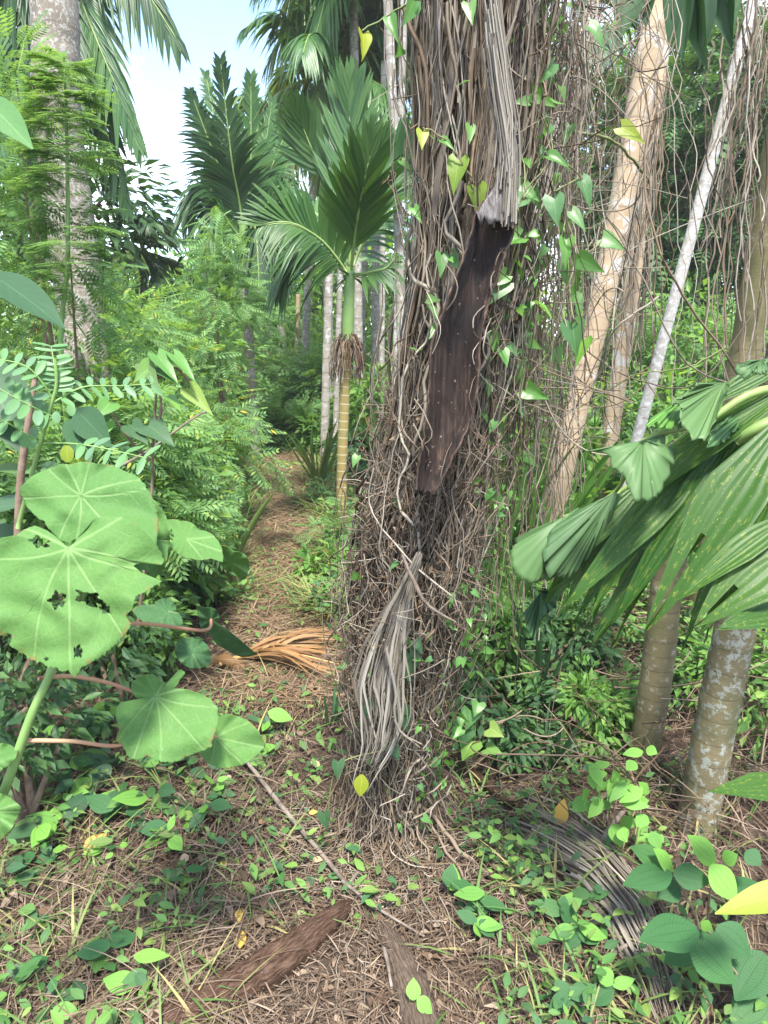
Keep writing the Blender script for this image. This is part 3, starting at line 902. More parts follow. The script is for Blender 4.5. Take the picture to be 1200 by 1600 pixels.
for (px, top, Y, rx, mat, lab) in right_shrubs:
    ft = mat.startswith('feather')
    shrub('feathery_shrub' if ft else 'leafy_bush', lab, 'shrub', px, top, Y, rx, mat, 800 if Y > 4 else 1300,
          TPL_FEATHER_FAR if ft else (TPL_LEAF if Y < 4 else TPL_LEAF_FAR), (0.18, 0.3) if ft else ((0.018, 0.06) if Y < 4 else (0.07, 0.16)), 'shrubs right of the vine covered tree', 0.03)


def tree(name, label, px, top, Y, rx, hz_frac, mat, n, tpl, s, px_base=None, tr=0.1, clumps=40, trunk_m='stem_brown', group=None):
    t = P(px, top, Y); b = P(px_base or px, 521, Y)
    g0 = float(hz(b[0], Y)); H = t[2] - g0
    base = np.array([b[0], Y, g0 - 0.03])
    root = thing(name, label, 'tree', base, group)
    c = np.array([t[0], Y, g0 + H * (1 - hz_frac / 2)])
    mb = MB()
    cc = foliage(mb, c, (rx, rx * 0.9, H * hz_frac / 2), n, tpl, s[0], s[1], clumps=clumps)
    build('crown', mb, M[mat], root, smooth=False)
    mb = MB()
    tube(mb, [base, (base + c) / 2 + RNG.normal(0, 0.06, 3), c], [tr, tr * 0.75, tr * 0.4], 8, 14)
    build('trunk', mb, M[trunk_m], root)
    mb = MB()
    for k in range(10):
        e = cc[k]
        st = base + (c - base) * RNG.uniform(0.55, 0.98)
        tube(mb, [st, (st + e) / 2 + [0, 0, 0.1], e], [tr * 0.35, tr * 0.2, tr * 0.06], 5, 8)
    build('branch', mb, M[trunk_m], root)
    return root


G_T = 'trees at the back of the grove'
tree('feathery_tree', 'dark feathery tree filling the upper right behind the white pole stem', 1110, 40, 9.5, 1.7, 0.62, 'feather_dark', 3000, TPL_FEATHER_FAR, (0.2, 0.36), 1085, 0.12, 60, group=G_T)
tree('feathery_tree', 'dark feathery tree at the far upper right corner', 1230, 20, 12, 2.2, 0.62, 'feather_dark', 2000, TPL_FEATHER_FAR, (0.25, 0.42), None, 0.14, 50, group=G_T)
tree('leafy_tree', 'green tree seen high through the hanging vines', 940, 60, 15, 2.4, 0.55, 'bush', 2600, TPL_LEAF_FAR, (0.16, 0.34), None, 0.14, 50, group=G_T)
tree('leafy_tree', 'green tree behind the upper half of the vine covered trunk', 780, 100, 16, 2.4, 0.6, 'bush', 2200, TPL_LEAF_FAR, (0.16, 0.34), None, 0.14, 50, group=G_T)
tree('leafy_tree', 'far tree behind the pale double stems', 620, 300, 20, 2.3, 0.7, 'bush', 2200, TPL_LEAF_FAR, (0.18, 0.36), None, 0.14, 46, group=G_T)
tree('leafy_tree', 'far tree behind the crown of the young palm', 500, 330, 21, 2.6, 0.7, 'bush', 2400, TPL_LEAF_FAR, (0.18, 0.36), None, 0.14, 46, group=G_T)
tree('leafy_tree', 'far tree low under the middle of the open sky', 270, 395, 22, 2.8, 0.8, 'bush', 2200, TPL_LEAF_FAR, (0.18, 0.36), None, 0.14, 46, group=G_T)
tree('leafy_tree', 'far tree behind the drooping dark palm', 390, 360, 19, 2.2, 0.75, 'bush', 2200, TPL_LEAF_FAR, (0.18, 0.36), None, 0.14, 46, group=G_T)
tree('leafy_tree', 'dark tree behind the crown of fronds at upper left', 30, 60, 9, 1.4, 0.7, 'bush_dark', 2200, TPL_LEAF_FAR, (0.12, 0.26), None, 0.12, 40, group=G_T)
tree('leafy_tree', 'far tree low behind the beige trunks', 1000, 380, 20, 2.8, 0.8, 'bush', 2200, TPL_LEAF_FAR, (0.2, 0.36), None, 0.14, 46, group=G_T)
# the wood that closes the view, one mass
mb = MB()
for k in range(60):
    a = -1.25 + 2.5 * k / 59 + RNG.normal(0, 0.02)
    R_ = RNG.uniform(26, 38); Hh = RNG.uniform(3.4, 5.6)
    c = np.array([math.sin(a) * R_, math.cos(a) * R_, Hh * 0.5])
    foliage(mb, c, (2.6, 2.2, Hh * 0.5), 520, TPL_LEAF_FAR, 0.3, 0.65, clumps=16)
o = build('far_wood', mb, M['bush'], smooth=False, kind='stuff'); o['label'] = 'hazy green wood closing the view'
# ------------------------------------------------------------------ palms
def frond(root, pts, L, w, pairs, mat, nrm=(0, -1, 0.6), a0=62, a1=24, droop=0.35, lift=0.25, rr=0.012, one=None, start=0.12, rmat='rachis', segs=4, jit=0.06, tipcut=0.45, base_len=0.55):
    """a feather-shaped palm leaf along a curve through pts; leaflets in one part, the stalk its sub-part"""
    nseg = 26
    c = spline(pts, nseg)
    T = nrmz(np.gradient(c, axis=0))
    nrm = np.asarray(nrm, float)
    S = nrmz(np.cross(T, nrm)); Nn = np.cross(S, T)
    ts = np.linspace(start, 1.0, pairs)
    mb = MB()
    u = np.linspace(0, 1, segs + 1)
    wp = np.minimum(1, np.minimum(u * 4 + 0.35, (1 - u) * 2.2 + 0.04))
    for sd in ((-1, 1) if one is None else (one,)):
        k = len(ts)
        i = ts * (nseg - 1)
        i0 = np.clip(i.astype(int), 0, nseg - 2); f = (i - i0)[:, None]
        b = c[i0] * (1 - f) + c[i0 + 1] * f
        t_, s_, n_ = T[i0], S[i0], Nn[i0]
        a = np.radians(a0 + (a1 - a0) * ts + RNG.normal(0, 3, k))[:, None]
        d = nrmz(t_ * np.cos(a) + sd * s_ * np.sin(a) + n_ * lift + RNG.normal(0, jit, (k, 3)))
        prof = base_len + (1 - base_len) * np.sin(np.pi * np.clip(ts * 0.9 + 0.12, 0, 1)); prof *= 1 - tipcut * np.clip(ts - 0.6, 0, 1) / 0.4
        ln = (L * prof * RNG.uniform(0.9, 1.08, k))[:, None]
        dr = droop * RNG.uniform(0.7, 1.3, (k, 1))
        across = nrmz(np.cross(d, n_))
        cen = b[:, None] + d[:, None] * (ln * u)[..., None] + np.array([0, 0, -1.0]) * (dr * ln * u ** 2)[..., None]
        hw = (w / 2 * wp)[None] * RNG.uniform(0.85, 1.15, (k, 1))
        V = np.stack([cen - across[:, None] * hw[..., None], cen + n_[:, None] * (-0.12 * hw)[..., None], cen + across[:, None] * hw[..., None]], 2)
        U = np.broadcast_to(np.stack(np.broadcast_arrays(np.array([0, .5, 1.])[None], u[:, None]), -1)[None], (k, segs + 1, 3, 2))
        ii = np.arange(segs)[:, None]; jj = np.arange(2)[None]
        q = np.stack([ii * 3 + jj, ii * 3 + jj + 1, (ii + 1) * 3 + jj + 1, (ii + 1) * 3 + jj], -1).reshape(-1, 4)
        mb.add(V, (q[None] + (np.arange(k) * 3 * (segs + 1))[:, None, None]).reshape(-1, 4), U)
    o = build('frond', mb, M[mat], root)
    mb = MB()
    tube(mb, list(c[::4]) + [c[-1]], [rr, rr * 0.7, rr * 0.2], 5, 14)
    r = build('rachis', mb, M[rmat])
    r.parent = o
    return o


def palm_stem(root, pts, r, mat, k=12, n=40, ring_gap=0.1, name='trunk', bulge=0.05):
    mb = MB()
    c = spline(pts, n)
    ln = np.concatenate([[0], np.cumsum(np.linalg.norm(np.diff(c, axis=0), axis=1))])
    rr = np.interp(np.linspace(0, 1, n), np.linspace(0, 1, len(np.atleast_1d(r))), np.atleast_1d(r))
    rr = rr * (1 + bulge * np.sin(ln / ring_gap * 2 * math.pi) * 0.4 + RNG.normal(0, 0.015, n))
    n0 = mb.n
    strands(mb, c[None], rr[None], k)
    mb.F.append(np.array([list(range(n0 + (n - 1) * k, n0 + n * k))[::-1]]))
    return build(name, mb, M[mat], root)


def ground_pt(px, Y):
    x = P(px, 521, Y)[0]
    return np.array([x, Y, float(hz(x, Y)) - 0.03])


# ---- young palm in the middle: ringed yellow stem, pleated fronds
Y0 = 4.9
b = ground_pt(530, Y0)
yp = thing('young_palm', 'young palm with ringed yellow stem and pleated dark green fronds beside the path', 'palm tree', b)
palm_stem(yp, [b, P(534, 740, Y0), P(539, 610, Y0), P(543, 520, Y0)], [0.046, 0.04, 0.037, 0.036], 'trunk_young', ring_gap=0.062)
mb = MB()
tube(mb, [P(543, 530, Y0), P(544, 490, Y0), P(547, 440, Y0), P(549, 415, Y0)], [0.04, 0.043, 0.034, 0.022], 12, 14)
build('crownshaft', mb, M['crownshaft'], yp)
# dead flower cluster round the stem under the crownshaft
mb = MB()
nn = 150
a = RNG.random(nn) * 2 * math.pi
st = P(543, 530, Y0) + np.stack([np.cos(a) * 0.04, np.sin(a) * 0.04, RNG.uniform(-0.03, 0.04, nn)], -1)
out = RNG.uniform(0.03, 0.11, nn); dn = RNG.uniform(0.12, 0.32, nn)
u = np.linspace(0, 1, 7)
pth = st[:, None] + np.stack([np.cos(a)[:, None] * out[:, None] * np.sqrt(u)[None], np.sin(a)[:, None] * out[:, None] * np.sqrt(u)[None], -dn[:, None] * u[None] ** 1.6], -1) + RNG.normal(0, 0.006, (nn, 7, 3))
strands(mb, pth, np.full(nn, 0.003))
build('dry_flower_cluster', mb, M['litter'], yp, kind='stuff')


def pf(*pts):
    return [P(x, y, Y0 + dy) for (x, y, dy) in pts]


YN = (0.05, -1, 0.35)
frond(yp, pf((548, 430, 0), (556, 360, -.15), (566, 300, -.3), (580, 235, -.35)), 0.42, 0.05, 30, 'palm_young', (0.15, -1, 0.3), 48, 14, 0.02, 0.05, start=.22, tipcut=.1)
frond(yp, pf((546, 420, .05), (548, 330, .12), (548, 230, .2), (544, 150, .2)), 0.5, 0.05, 34, 'palm_mid', (0.0, -1, 0.2), 44, 10, 0.02, 0.08, start=.28, tipcut=.1)
frond(yp, pf((541, 425, 0), (505, 378, -.1), (455, 348, -.2), (412, 350, -.25)), 0.40, 0.045, 30, 'palm_young', (-0.3, -0.9, 0.7), 66, 20, 0.05, 0.1, one=1, start=.1, tipcut=.2)
frond(yp, pf((541, 425, 0), (505, 378, -.1), (455, 350, -.2), (412, 353, -.25)), 0.30, 0.04, 24, 'palm_young', (-0.3, -0.9, 0.7), 60, 25, 0.7, 0.1, one=-1, start=.1)
frond(yp, pf((545, 400, .1), (520, 300, .2), (490, 240, .2), (468, 185, .15)), 0.4, 0.05, 22, 'palm_young', (-0.2, -1, 0.3), 40, 14, 0.05, 0.05, start=.45, tipcut=.2)
frond(yp, pf((550, 420, .05), (585, 330, .1), (612, 270, .15), (645, 215, .1)), 0.42, 0.05, 28, 'palm_mid', (0.3, -1, 0.4), 42, 14, 0.1, 0.05, start=.3, tipcut=.2)
frond(yp, pf((540, 430, 0), (500, 385, .1), (460, 390, .1), (432, 440, .05)), 0.36, 0.045, 24, 'palm_young', (-0.5, -0.7, 0.7), 60, 20, 0.9, 0.0, start=.15)
frond(yp, pf((550, 432, 0), (580, 425, -.1), (605, 418, -.1), (618, 400, -.1)), 0.2, 0.04, 12, 'palm_young', (0.1, -1, 0.8), 60, 20, 0.5, 0.0, start=.2)
frond(yp, pf((547, 425, .1), (575, 370, .4), (610, 340, .6), (650, 350, .7)), 0.4, 0.045, 24, 'palm_mid', (0.2, -0.6, 1), 58, 20, 0.6, 0.1)
frond(yp, pf((545, 425, .1), (520, 370, .4), (490, 330, .7), (455, 300, .9)), 0.4, 0.045, 24, 'palm_mid', (-0.2, -0.6, 1), 50, 18, 0.3, 0.1)
# short leaves at the neck
mb = MB()
tl = leaf_tpl(5, 'lance', 0.16, 0.1, 0.35)
cen = P(546, 432, Y0)
nn = 16
a = RNG.random(nn) * 2 * math.pi
tip = np.stack([np.cos(a), np.sin(a) * .7, RNG.uniform(-0.5, 0.5, nn)], -1)
inst(mb, tl, np.repeat(cen[None], nn, 0), frames(tip, np.tile([0., -.3, 1], (nn, 1))), RNG.uniform(0.14, 0.26, nn))
build('neck_leaves', mb, M['palm_dark'], yp)


# ---- generic grown palm
def grown_palm(label, px_base, Yp, crown, r, tmat, fm, n_fr, L, leaf, group, dead=0, mid=None, up=0.9, down=-0.9, pairs=30, w=0.045, droop=0.9, only=None, shaft=True, skip=None):
    b = ground_pt(px_base, Yp)
    C = P(crown[0], crown[1], Yp)
    root = thing('palm_tree', label, 'palm tree', b, group)
    pts = [b] + ([P(mid[0], mid[1], Yp)] if mid else [(b + C) / 2]) + [C]
    palm_stem(root, pts, [r * 1.15, r, r * 0.85], tmat, ring_gap=0.12)
    if shaft:
        mb = MB()
        ax = nrmz(C - pts[-2])
        tube(mb, [C - ax * 0.05, C + ax * 0.25, C + ax * 0.55, C + ax * 0.7], [r * 1.0, r * 1.15, r * 0.8, r * 0.4], 10, 12)
        build('crownshaft', mb, M['crownshaft'], root)
        C = C + ax * 0.55
    angs = only if only is not None else [(k * 2.399 + 0.4) for k in range(n_fr)]
    for k, az in enumerate(angs):
        f = k / max(1, len(angs) - 1)
        e = up + (down - up) * f + RNG.normal(0, 0.1)
        d = np.array([math.cos(az) * math.cos(e), math.sin(az) * math.cos(e), math.sin(e)])
        h = np.array([math.cos(az), math.sin(az), 0])
        ln = L * RNG.uniform(0.88, 1.1)
        p1 = C + d * ln * 0.35
        p2 = C + d * ln * 0.62 + h * ln * 0.06 - np.array([0, 0, 0.10 * ln])
        p3 = C + d * ln * 0.80 + h * ln * 0.16 - np.array([0, 0, 0.36 * ln])
        up_ = nrmz(np.array([0, 0, 1.0]) - d * d[2] + h * -0.2)
        m_ = fm if isinstance(fm, str) else fm[k % len(fm)]
        if dead and k >= len(angs) - dead:
            m_ = 'orange_frond'
        frond(root, [C, p1, p2, p3], leaf, w, pairs, m_, up_, 62, 22, droop * RNG.uniform(0.7, 1.2), 0.15, 0.016, segs=4)
    return root


G_P = 'grown palms with crowns in view'
dp = grown_palm('dark drooping palm standing left of the young palm against the sky', 388, 8.0, (384, 440), 0.06, 'trunk_grey', 'palm_dark', 0, 1, 1, G_P, only=[])
for k, (mx, my, tx, ty, dd, ln_, dr) in enumerate([(362, 250, 345, 100, -.3, .42, .25), (392, 250, 392, 125, .1, .42, .25), (330, 230, 300, 150, -.2, .45, .5), (345, 300, 318, 200, .3, .45, .6), (425, 260, 448, 205, .2, .45, .6), (320, 290, 290, 330, -.3, .45, .9),
                                                   (440, 290, 470, 340, -.2, .45, .9), (335, 330, 318, 430, -.5, .45, .9), (430, 330, 442, 430, -.5, .45, .9), (372, 300, 366, 180, .5, .45, .4), (405, 290, 425, 160, .6, .45, .4), (400, 360, 405, 450, -.7, .4, .9), (360, 350, 345, 440, .7, .45, .9), (350, 260, 322, 120, .5, .4, .4)]):
    frond(dp, [P(384, 385, 8.0), P((384 + mx) / 2, (385 + my) / 2 - 6, 8.0 + dd * .25), P(mx, my, 8.0 + dd * .7), P(tx, ty, 8.0 + dd)], ln_ * 1.25, 0.04, 46, ['palm_dark', 'palm_mid', 'palm_dark'][k % 3], nrmz(np.array([(tx - 384) * -.002, -.7, .75])), 58, 20, dr, 0.1, 0.016, start=.18)
grown_palm('tall sunlit palm with pale fronds high in the middle', 512, 9.4, (508, 190), 0.065, 'trunk_pale', ['palm_pale', 'palm_mid', 'palm_pale'], 14, 1.5, 0.5, G_P, up=1.4, down=-1.0, pairs=32, w=0.05, droop=1.0)
grown_palm('tall dark palm whose crown reaches behind the pale double stems', 585, 10.2, (600, 110), 0.065, 'trunk_pale', ['palm_mid', 'palm_dark'], 13, 1.45, 0.55, G_P, up=1.3, down=-1.1, pairs=36, w=0.055, droop=1.0)
grown_palm('small dark palm low against the sky with a few yellow fronds', 222, 9.5, (222, 392), 0.055, 'trunk_grey', ['palm_dark', 'palm_mid', 'palm_dark', 'palm_pale'], 11, 1.05, 0.4, G_P, up=1.4, down=-0.6, pairs=26, w=0.05, droop=0.8, shaft=False)
lp = grown_palm('tall palm with dark fronds hanging down over the upper left sky', 125, 6.3, (70, -20), 0.075, 'trunk_grey', 'palm_dark', 14, 1.55, 0.5, G_P, mid=(90, 250), only=[])
for k, (mx, my, tx, ty, dd, ln_, dr) in enumerate([(195, -60, 275, 60, -.2, .42, .9), (150, 60, 214, 215, -.3, .42, .8), (140, 110, 196, 310, -.1, .42, .8), (20, -40, -60, 110, -.3, .45, .9), (40, 60, 0, 230, -.4, .45, .9), (60, 100, 40, 330, .2, .45, .9),
                                                   (120, -120, 170, -90, .5, .4, .6), (130, 60, 160, 200, .5, .42, .8), (90, 100, 100, 260, -.6, .42, .8), (10, 0, -40, 60, .6, .42, .8)]):
    frond(lp, [P(72, -80, 6.3), P((72 + mx) / 2, (-80 + my) / 2 - 25, 6.3 + dd * .25), P(mx, my, 6.3 + dd * .7), P(tx, ty, 6.3 + dd)], ln_, 0.05, 34, ['palm_dark', 'palm_mid', 'palm_dark'][k % 3], nrmz(np.array([(tx - 72) * -.002, -.6, .8])), 58, 20, dr, 0.1, 0.016, start=.12)
grown_palm('tall palm with feathery fronds at the top left of the middle', 466, 11.5, (500, 60), 0.06, 'trunk_pale', ['palm_mid', 'palm_pale'], 12, 1.1, 0.45, G_P, up=1.2, down=-1.2, pairs=34, w=0.05, droop=1.1)
grown_palm('tall palm whose fronds hang from the top edge in the middle', 560, 9.0, (552, -50), 0.06, 'trunk_pale', ['palm_mid', 'palm_pale'], 14, 1.3, 0.45, G_P, up=0.5, down=-1.3, pairs=34, w=0.045, droop=1.1)
grown_palm('far pale palm showing between the two crowns against the sky', 440, 13, (432, 255), 0.07, 'trunk_pale', ['palm_pale', 'palm_mid'], 12, 1.35, 0.5, G_P, up=1.4, down=-0.8, pairs=30, w=0.06, droop=0.9)
grown_palm('far palm with a dark crown at the left end of the sky', 60, 9.5, (10, 250), 0.07, 'trunk_grey', 'palm_dark', 13, 1.5, 0.5, G_P, up=1.3, down=-0.9, pairs=30, w=0.06, droop=0.9)
grown_palm('palm crown far behind the hanging vines at the top', 905, 11, (900, 150), 0.07, 'trunk_pale', ['palm_mid', 'palm_dark'], 13, 2.2, 0.6, G_P, up=1.3, down=-0.9, pairs=30, w=0.06, droop=0.9)

# ---- bare stems whose crowns are out of the picture
def stem(label, top, bot, wpx, Yp, mat, group='bare palm stems', n=40, mid=None, ring=0.12, base_gnd=True, name='bare_palm', up=1.6):
    a = P(top[0], top[1], Yp); c = P(bot[0], bot[1], Yp)
    d = (a - c) / max(1e-3, (a - c)[2])
    g = c - d * (c[2]) if base_gnd else c
    g[2] = float(hz(g[0], g[1])) - 0.04
    r = wpx * mpp((top[1] + bot[1]) / 2, Yp) / 2
    root = thing(name, label, 'tree trunk', g, group)
    pts = [g, c] + ([P(mid[0], mid[1], Yp)] if mid else []) + [a, a + d * up]
    palm_stem(root, pts, [r * 1.12, r * 1.05, r, r * 0.95], mat, ring_gap=ring, n=n)
    return root, r


stem('tall mottled grey trunk rising at the left beside the sky', (84, 0), (128, 500), 68, 4.2, 'trunk_grey', n=60, mid=(90, 180))
stem('thick ringed grey stem left of the young palm', (514, 440), (507, 690), 13, 7.6, 'trunk_pale')
stem('grey stem touching the thick ringed one', (531, 440), (524, 680), 9, 8.0, 'trunk_pale')
stem('thin bare beige stem standing alone above the pale shrub', (466, 470), (462, 600), 7, 12, 'trunk_beige', up=0.0)
stem('white bare stem between the ringed grey pair and the young palm', (552, 300), (556, 640), 9, 9.8, 'white_pole')
stem('slim pale stem farthest right before the double stems', (598, 330), (596, 640), 9, 8.8, 'trunk_pale')
stem('slim bare stem right of the young palm stem', (570, 400), (565, 610), 7, 11, 'trunk_pale')
stem('slim pale stem close to the pale double stems', (584, 380), (585, 560), 8, 11.5, 'trunk_pale')
stem('very thin far stem under the dark drooping palm', (421, 455), (421, 540), 6, 14, 'trunk_pale', up=0.0)
stem('front one of the pale double stems left of the vine covered tree', (606, 0), (629, 600), 14, 5.2, 'trunk_pale', mid=(620, 300))
stem('rear one of the pale double stems left of the vine covered tree', (628, 150), (618, 600), 11, 7.0, 'trunk_pale')
stem('pinkish stem hugging the left side of the vine covered tree', (686, -10), (660, 520), 15, 3.0, 'trunk_beige')
stem('leaning beige trunk with white lichen on its lower half', (1030, 0), (866, 790), 37, 3.7, 'trunk_beige', n=60, mid=(955, 400), ring=0.2)
stem('pale trunk showing behind the vines inside the tangle', (912, 60), (780, 560), 20, 4.6, 'trunk_pale', n=50)
stem('beige trunk wrapped in thin vines right of the leaning one', (1010, 250), (958, 650), 26, 4.4, 'trunk_beige', n=50, mid=(985, 460))
stem('slanting white pole stem at the upper right', (1178, 0), (1010, 630), 18, 3.9, 'white_pole', n=50)
stem('thick yellow green stem at the right edge', (1215, 250), (1150, 640), 46, 2.9, 'trunk_yellow', n=50, ring=0.3)
stem('slim yellowish ringed trunk under the palm leaflets', (1040, 930), (1004, 1190), 47, 2.12, 'trunk_yellow', n=60, mid=(1025, 1060), ring=0.055, up=0.22)
stem('lichen covered trunk rising beside the ridged leaves', (1165, 900), (1085, 1310), 60, 1.78, 'trunk_lichen', n=70, mid=(1120, 1120), ring=0.075)
# ------------------------------------------------------------------ the vine covered tree
YT = 1.78
ROWS = [(-420, 790, 100), (-250, 770, 100), (0, 748, 92), (200, 740, 84), (450, 718, 74), (650, 688, 74), (800, 660, 86), (950, 638, 82), (1100, 622, 64), (1250, 610, 56), (1365, 606, 72)]
CTR = np.array([P(c, y, YT) for (y, c, h) in ROWS])[::-1]            # from the ground up
RAD = np.array([h * mpp(y, YT) for (y, c, h) in ROWS])[::-1]
CTR[0, 2] = min(CTR[0, 2], -0.02)
SL = np.concatenate([[0], np.cumsum(np.linalg.norm(np.diff(CTR, axis=0), axis=1))]); SL /= SL[-1]


def col_c(s):
    s = np.asarray(s, float)
    return np.stack([np.interp(s, SL, CTR[:, k]) for k in range(3)], -1)


def col_r(s):
    return np.interp(s, SL, RAD)


def s_at(py):
    z = P(700, py, YT)[2]
    return float(np.interp(z, CTR[:, 2], SL))


def col_pt(s, th, f):
    c = col_c(s); r = col_r(s) * f
    return c + np.stack([np.cos(th) * r, np.sin(th) * r, np.zeros_like(r)], -1)


vt = thing('vine_covered_tree', 'leaning tree trunk smothered in dry vines and fibres in the middle', 'tree', (CTR[0, 0], YT, 0.0))
mb = MB()
cs = np.linspace(0, 1, 60); kk = 22
th = np.linspace(0, 2 * math.pi, kk, endpoint=False)
S_, T_ = np.meshgrid(cs, th, indexing='ij')
ff = 0.60 + 0.07 * np.sin(3 * T_ + 9 * S_) + 0.05 * np.sin(7 * T_ - 15 * S_) + RNG.normal(0, 0.03, S_.shape)
V = col_pt(S_.ravel(), T_.ravel(), ff.ravel())
i = np.arange(59)[:, None]; j = np.arange(kk)[None]
mb.add(V, np.stack([i * kk + j, i * kk + (j + 1) % kk, (i + 1) * kk + (j + 1) % kk, (i + 1) * kk + j], -1).reshape(-1, 4))
build('trunk', mb, M['bark_dark'], vt)


def walk(N, n, amp):
    w = np.cumsum(RNG.normal(0, 1, (N, n)), 1)
    for _ in range(1):
        wp_ = np.concatenate([w[:, :1], w, w[:, -1:]], 1)
        w = 0.25 * wp_[:, :-2] + 0.5 * wp_[:, 1:-1] + 0.25 * wp_[:, 2:]
    w -= w[:, :1]
    return w * amp / math.sqrt(n)


def theta_front(N, p=0.75):
    f = RNG.random(N) < p
    return np.where(f, RNG.uniform(-math.pi - 0.25, 0.25, N), RNG.uniform(0, 2 * math.pi, N))


# flat fibrous strips hanging down the upper trunk
mb = MB()
N, n = 420, 14
s0 = RNG.uniform(s_at(720), 1.0, N); s1 = s0 - RNG.uniform(0.06, 0.3, N)
s1 = np.maximum(s1, s_at(860))
u = np.linspace(0, 1, n)[None]
s = s0[:, None] * (1 - u) + s1[:, None] * u
tt = theta_front(N)[:, None] + walk(N, n, 0.35)
fr = RNG.uniform(0.6, 0.98, N)[:, None] + walk(N, n, 0.10) + 0.12 * u ** 2 * RNG.random((N, 1))
path = col_pt(s.ravel(), tt.ravel(), fr.ravel()).reshape(N, n, 3)
rr = RNG.uniform(0.0018, 0.0055, N)[:, None] * (1 - 0.6 * u)
strands(mb, path, rr, 4)
# shaggy flat strips of dead bark and leaf base
N, n = 330, 12
s0 = RNG.uniform(s_at(640), 1.0, N); s1 = np.maximum(s0 - RNG.uniform(0.04, 0.2, N), s_at(800))
u = np.linspace(0, 1, n)[None]
s = s0[:, None] * (1 - u) + s1[:, None] * u
tt = theta_front(N)[:, None] + walk(N, n, 0.16)
fr = RNG.uniform(0.66, 0.98, N)[:, None] + walk(N, n, 0.05) + 0.22 * u ** 2 * RNG.random((N, 1))
c = col_pt(s.ravel(), tt.ravel(), fr.ravel()).reshape(N, n, 3)
T = nrmz(np.gradient(c, axis=1)); A = nrmz(np.cross(T, np.stack([np.cos(tt), np.sin(tt), 0 * tt], -1)) + RNG.normal(0, .5, (N, 1, 3)))
hw = RNG.uniform(0.003, 0.011, (N, 1)) * np.minimum(1, (1 - u) * 2.2 + .08) * (1 + walk(N, n, .3))
V = np.stack([c - A * hw[..., None], c + np.cross(A, T) * (hw * .5)[..., None], c + A * hw[..., None]], 2)
i = np.arange(n - 1)[:, None]; j = np.arange(2)[None]
q = np.stack([i * 3 + j, i * 3 + j + 1, (i + 1) * 3 + j + 1, (i + 1) * 3 + j], -1).reshape(-1, 4)
mb.add(V, (q[None] + (np.arange(N) * n * 3)[:, None, None]).reshape(-1, 4))
build('fibre_mat', mb, M['shag'], vt, kind='stuff')

# thin dry vines running up the trunk, denser and wilder low down
mb = MB()
N, n = 1250, 22
s0 = RNG.uniform(-0.02, 0.95, N) ** 1.0; s1 = s0 + RNG.uniform(0.05, 0.42, N)
u = np.linspace(0, 1, n)[None]
s = np.clip(s0[:, None] * (1 - u) + s1[:, None] * u + walk(N, n, 0.025), -0.005, 1)
tt = theta_front(N)[:, None] + walk(N, n, 0.75) * np.where(s0 > s_at(640), 0.45, 1.0)[:, None]
fr = RNG.uniform(0.72, 1.06, N)[:, None] + walk(N, n, 0.18)
wild = RNG.random(N) < 0.3
fr = np.where(wild[:, None], fr + 0.18 + np.abs(walk(N, n, 0.35)), fr)
fr = np.clip(fr, 0.6, 1.7)
path = col_pt(s.ravel(), tt.ravel(), fr.ravel()).reshape(N, n, 3)
strands(mb, path, 0.0008 + 0.0022 * RNG.random(N) ** 2.5 + 0.004 * (RNG.random(N) > .94), 3)
build('vine_mat', mb, M['vine'], vt, kind='stuff')

# curly twig tangle round the lower trunk
mb = MB()
N, n = 1300, 14
sc = RNG.normal(s_at(880), 0.10, N); sc = np.clip(sc, 0.01, s_at(560))
th0 = theta_front(N, 0.8)
cpt = col_pt(sc, th0, RNG.uniform(0.75, 1.15, N))
d0 = nrmz(np.stack([RNG.normal(-0.15, 0.7, N), RNG.normal(-0.1, 0.45, N), RNG.normal(-0.3, 0.8, N)], -1))
bend = RNG.normal(0, 1, (N, 3))
u = np.linspace(-0.5, 0.5, n)[None, :, None]
Lg = RNG.uniform(0.04, 0.19, N)[:, None, None]
path = cpt[:, None] + d0[:, None] * u * Lg + bend[:, None] * (u ** 2) * Lg * 0.9 + np.cumsum(RNG.normal(0, 0.0022, (N, n, 3)), 1)
strands(mb, path, RNG.uniform(0.0008, 0.0019, N), 3)
build('twig_tangle', mb, M['twig'], vt, kind='stuff')

# tiny green leaves of the creepers all over the tangle
mb = MB()
N = 620
sc = RNG.uniform(0.03, 0.98, N)
p = col_pt(sc, np.where(RNG.random(N) < .75, RNG.uniform(-1.0, 0.6, N), theta_front(N)), RNG.uniform(0.98, 1.7, N))
tip = np.stack([RNG.normal(0, 0.6, N), RNG.normal(-0.2, 0.5, N), -np.abs(RNG.normal(0.5, 0.4, N))], -1)
inst(mb, leaf_tpl(4, 'heart', 0.75, 0.2, 0.25), p, frames(tip, RNG.normal(0, .5, (N, 3)) + [0, -0.6, 0.5]), RNG.uniform(0.010, 0.036, N))
build('small_leaves', mb, M['creeper'], vt, kind='stuff')
# small brown curled scraps caught on the left flank
mb = MB()
N = 2200
sc = np.clip(RNG.normal(s_at(840), 0.11, N), 0.02, s_at(450))
th0 = RNG.uniform(-math.pi - 0.5, -math.pi + 1.9, N)
p = col_pt(sc, th0, RNG.uniform(0.85, 1.12, N))
tip = np.stack([RNG.normal(0, 0.5, N), RNG.normal(-0.2, 0.5, N), -np.abs(RNG.normal(0.8, 0.3, N))], -1)
inst(mb, leaf_tpl(2, 'ellip', 0.5, 0.7, 0.4), p, frames(tip, RNG.normal(0, 1, (N, 3)) + [0, -0.6, 0.2]), RNG.uniform(0.008, 0.022, N))
build('dry_scraps', mb, M['litter'], vt, kind='stuff')

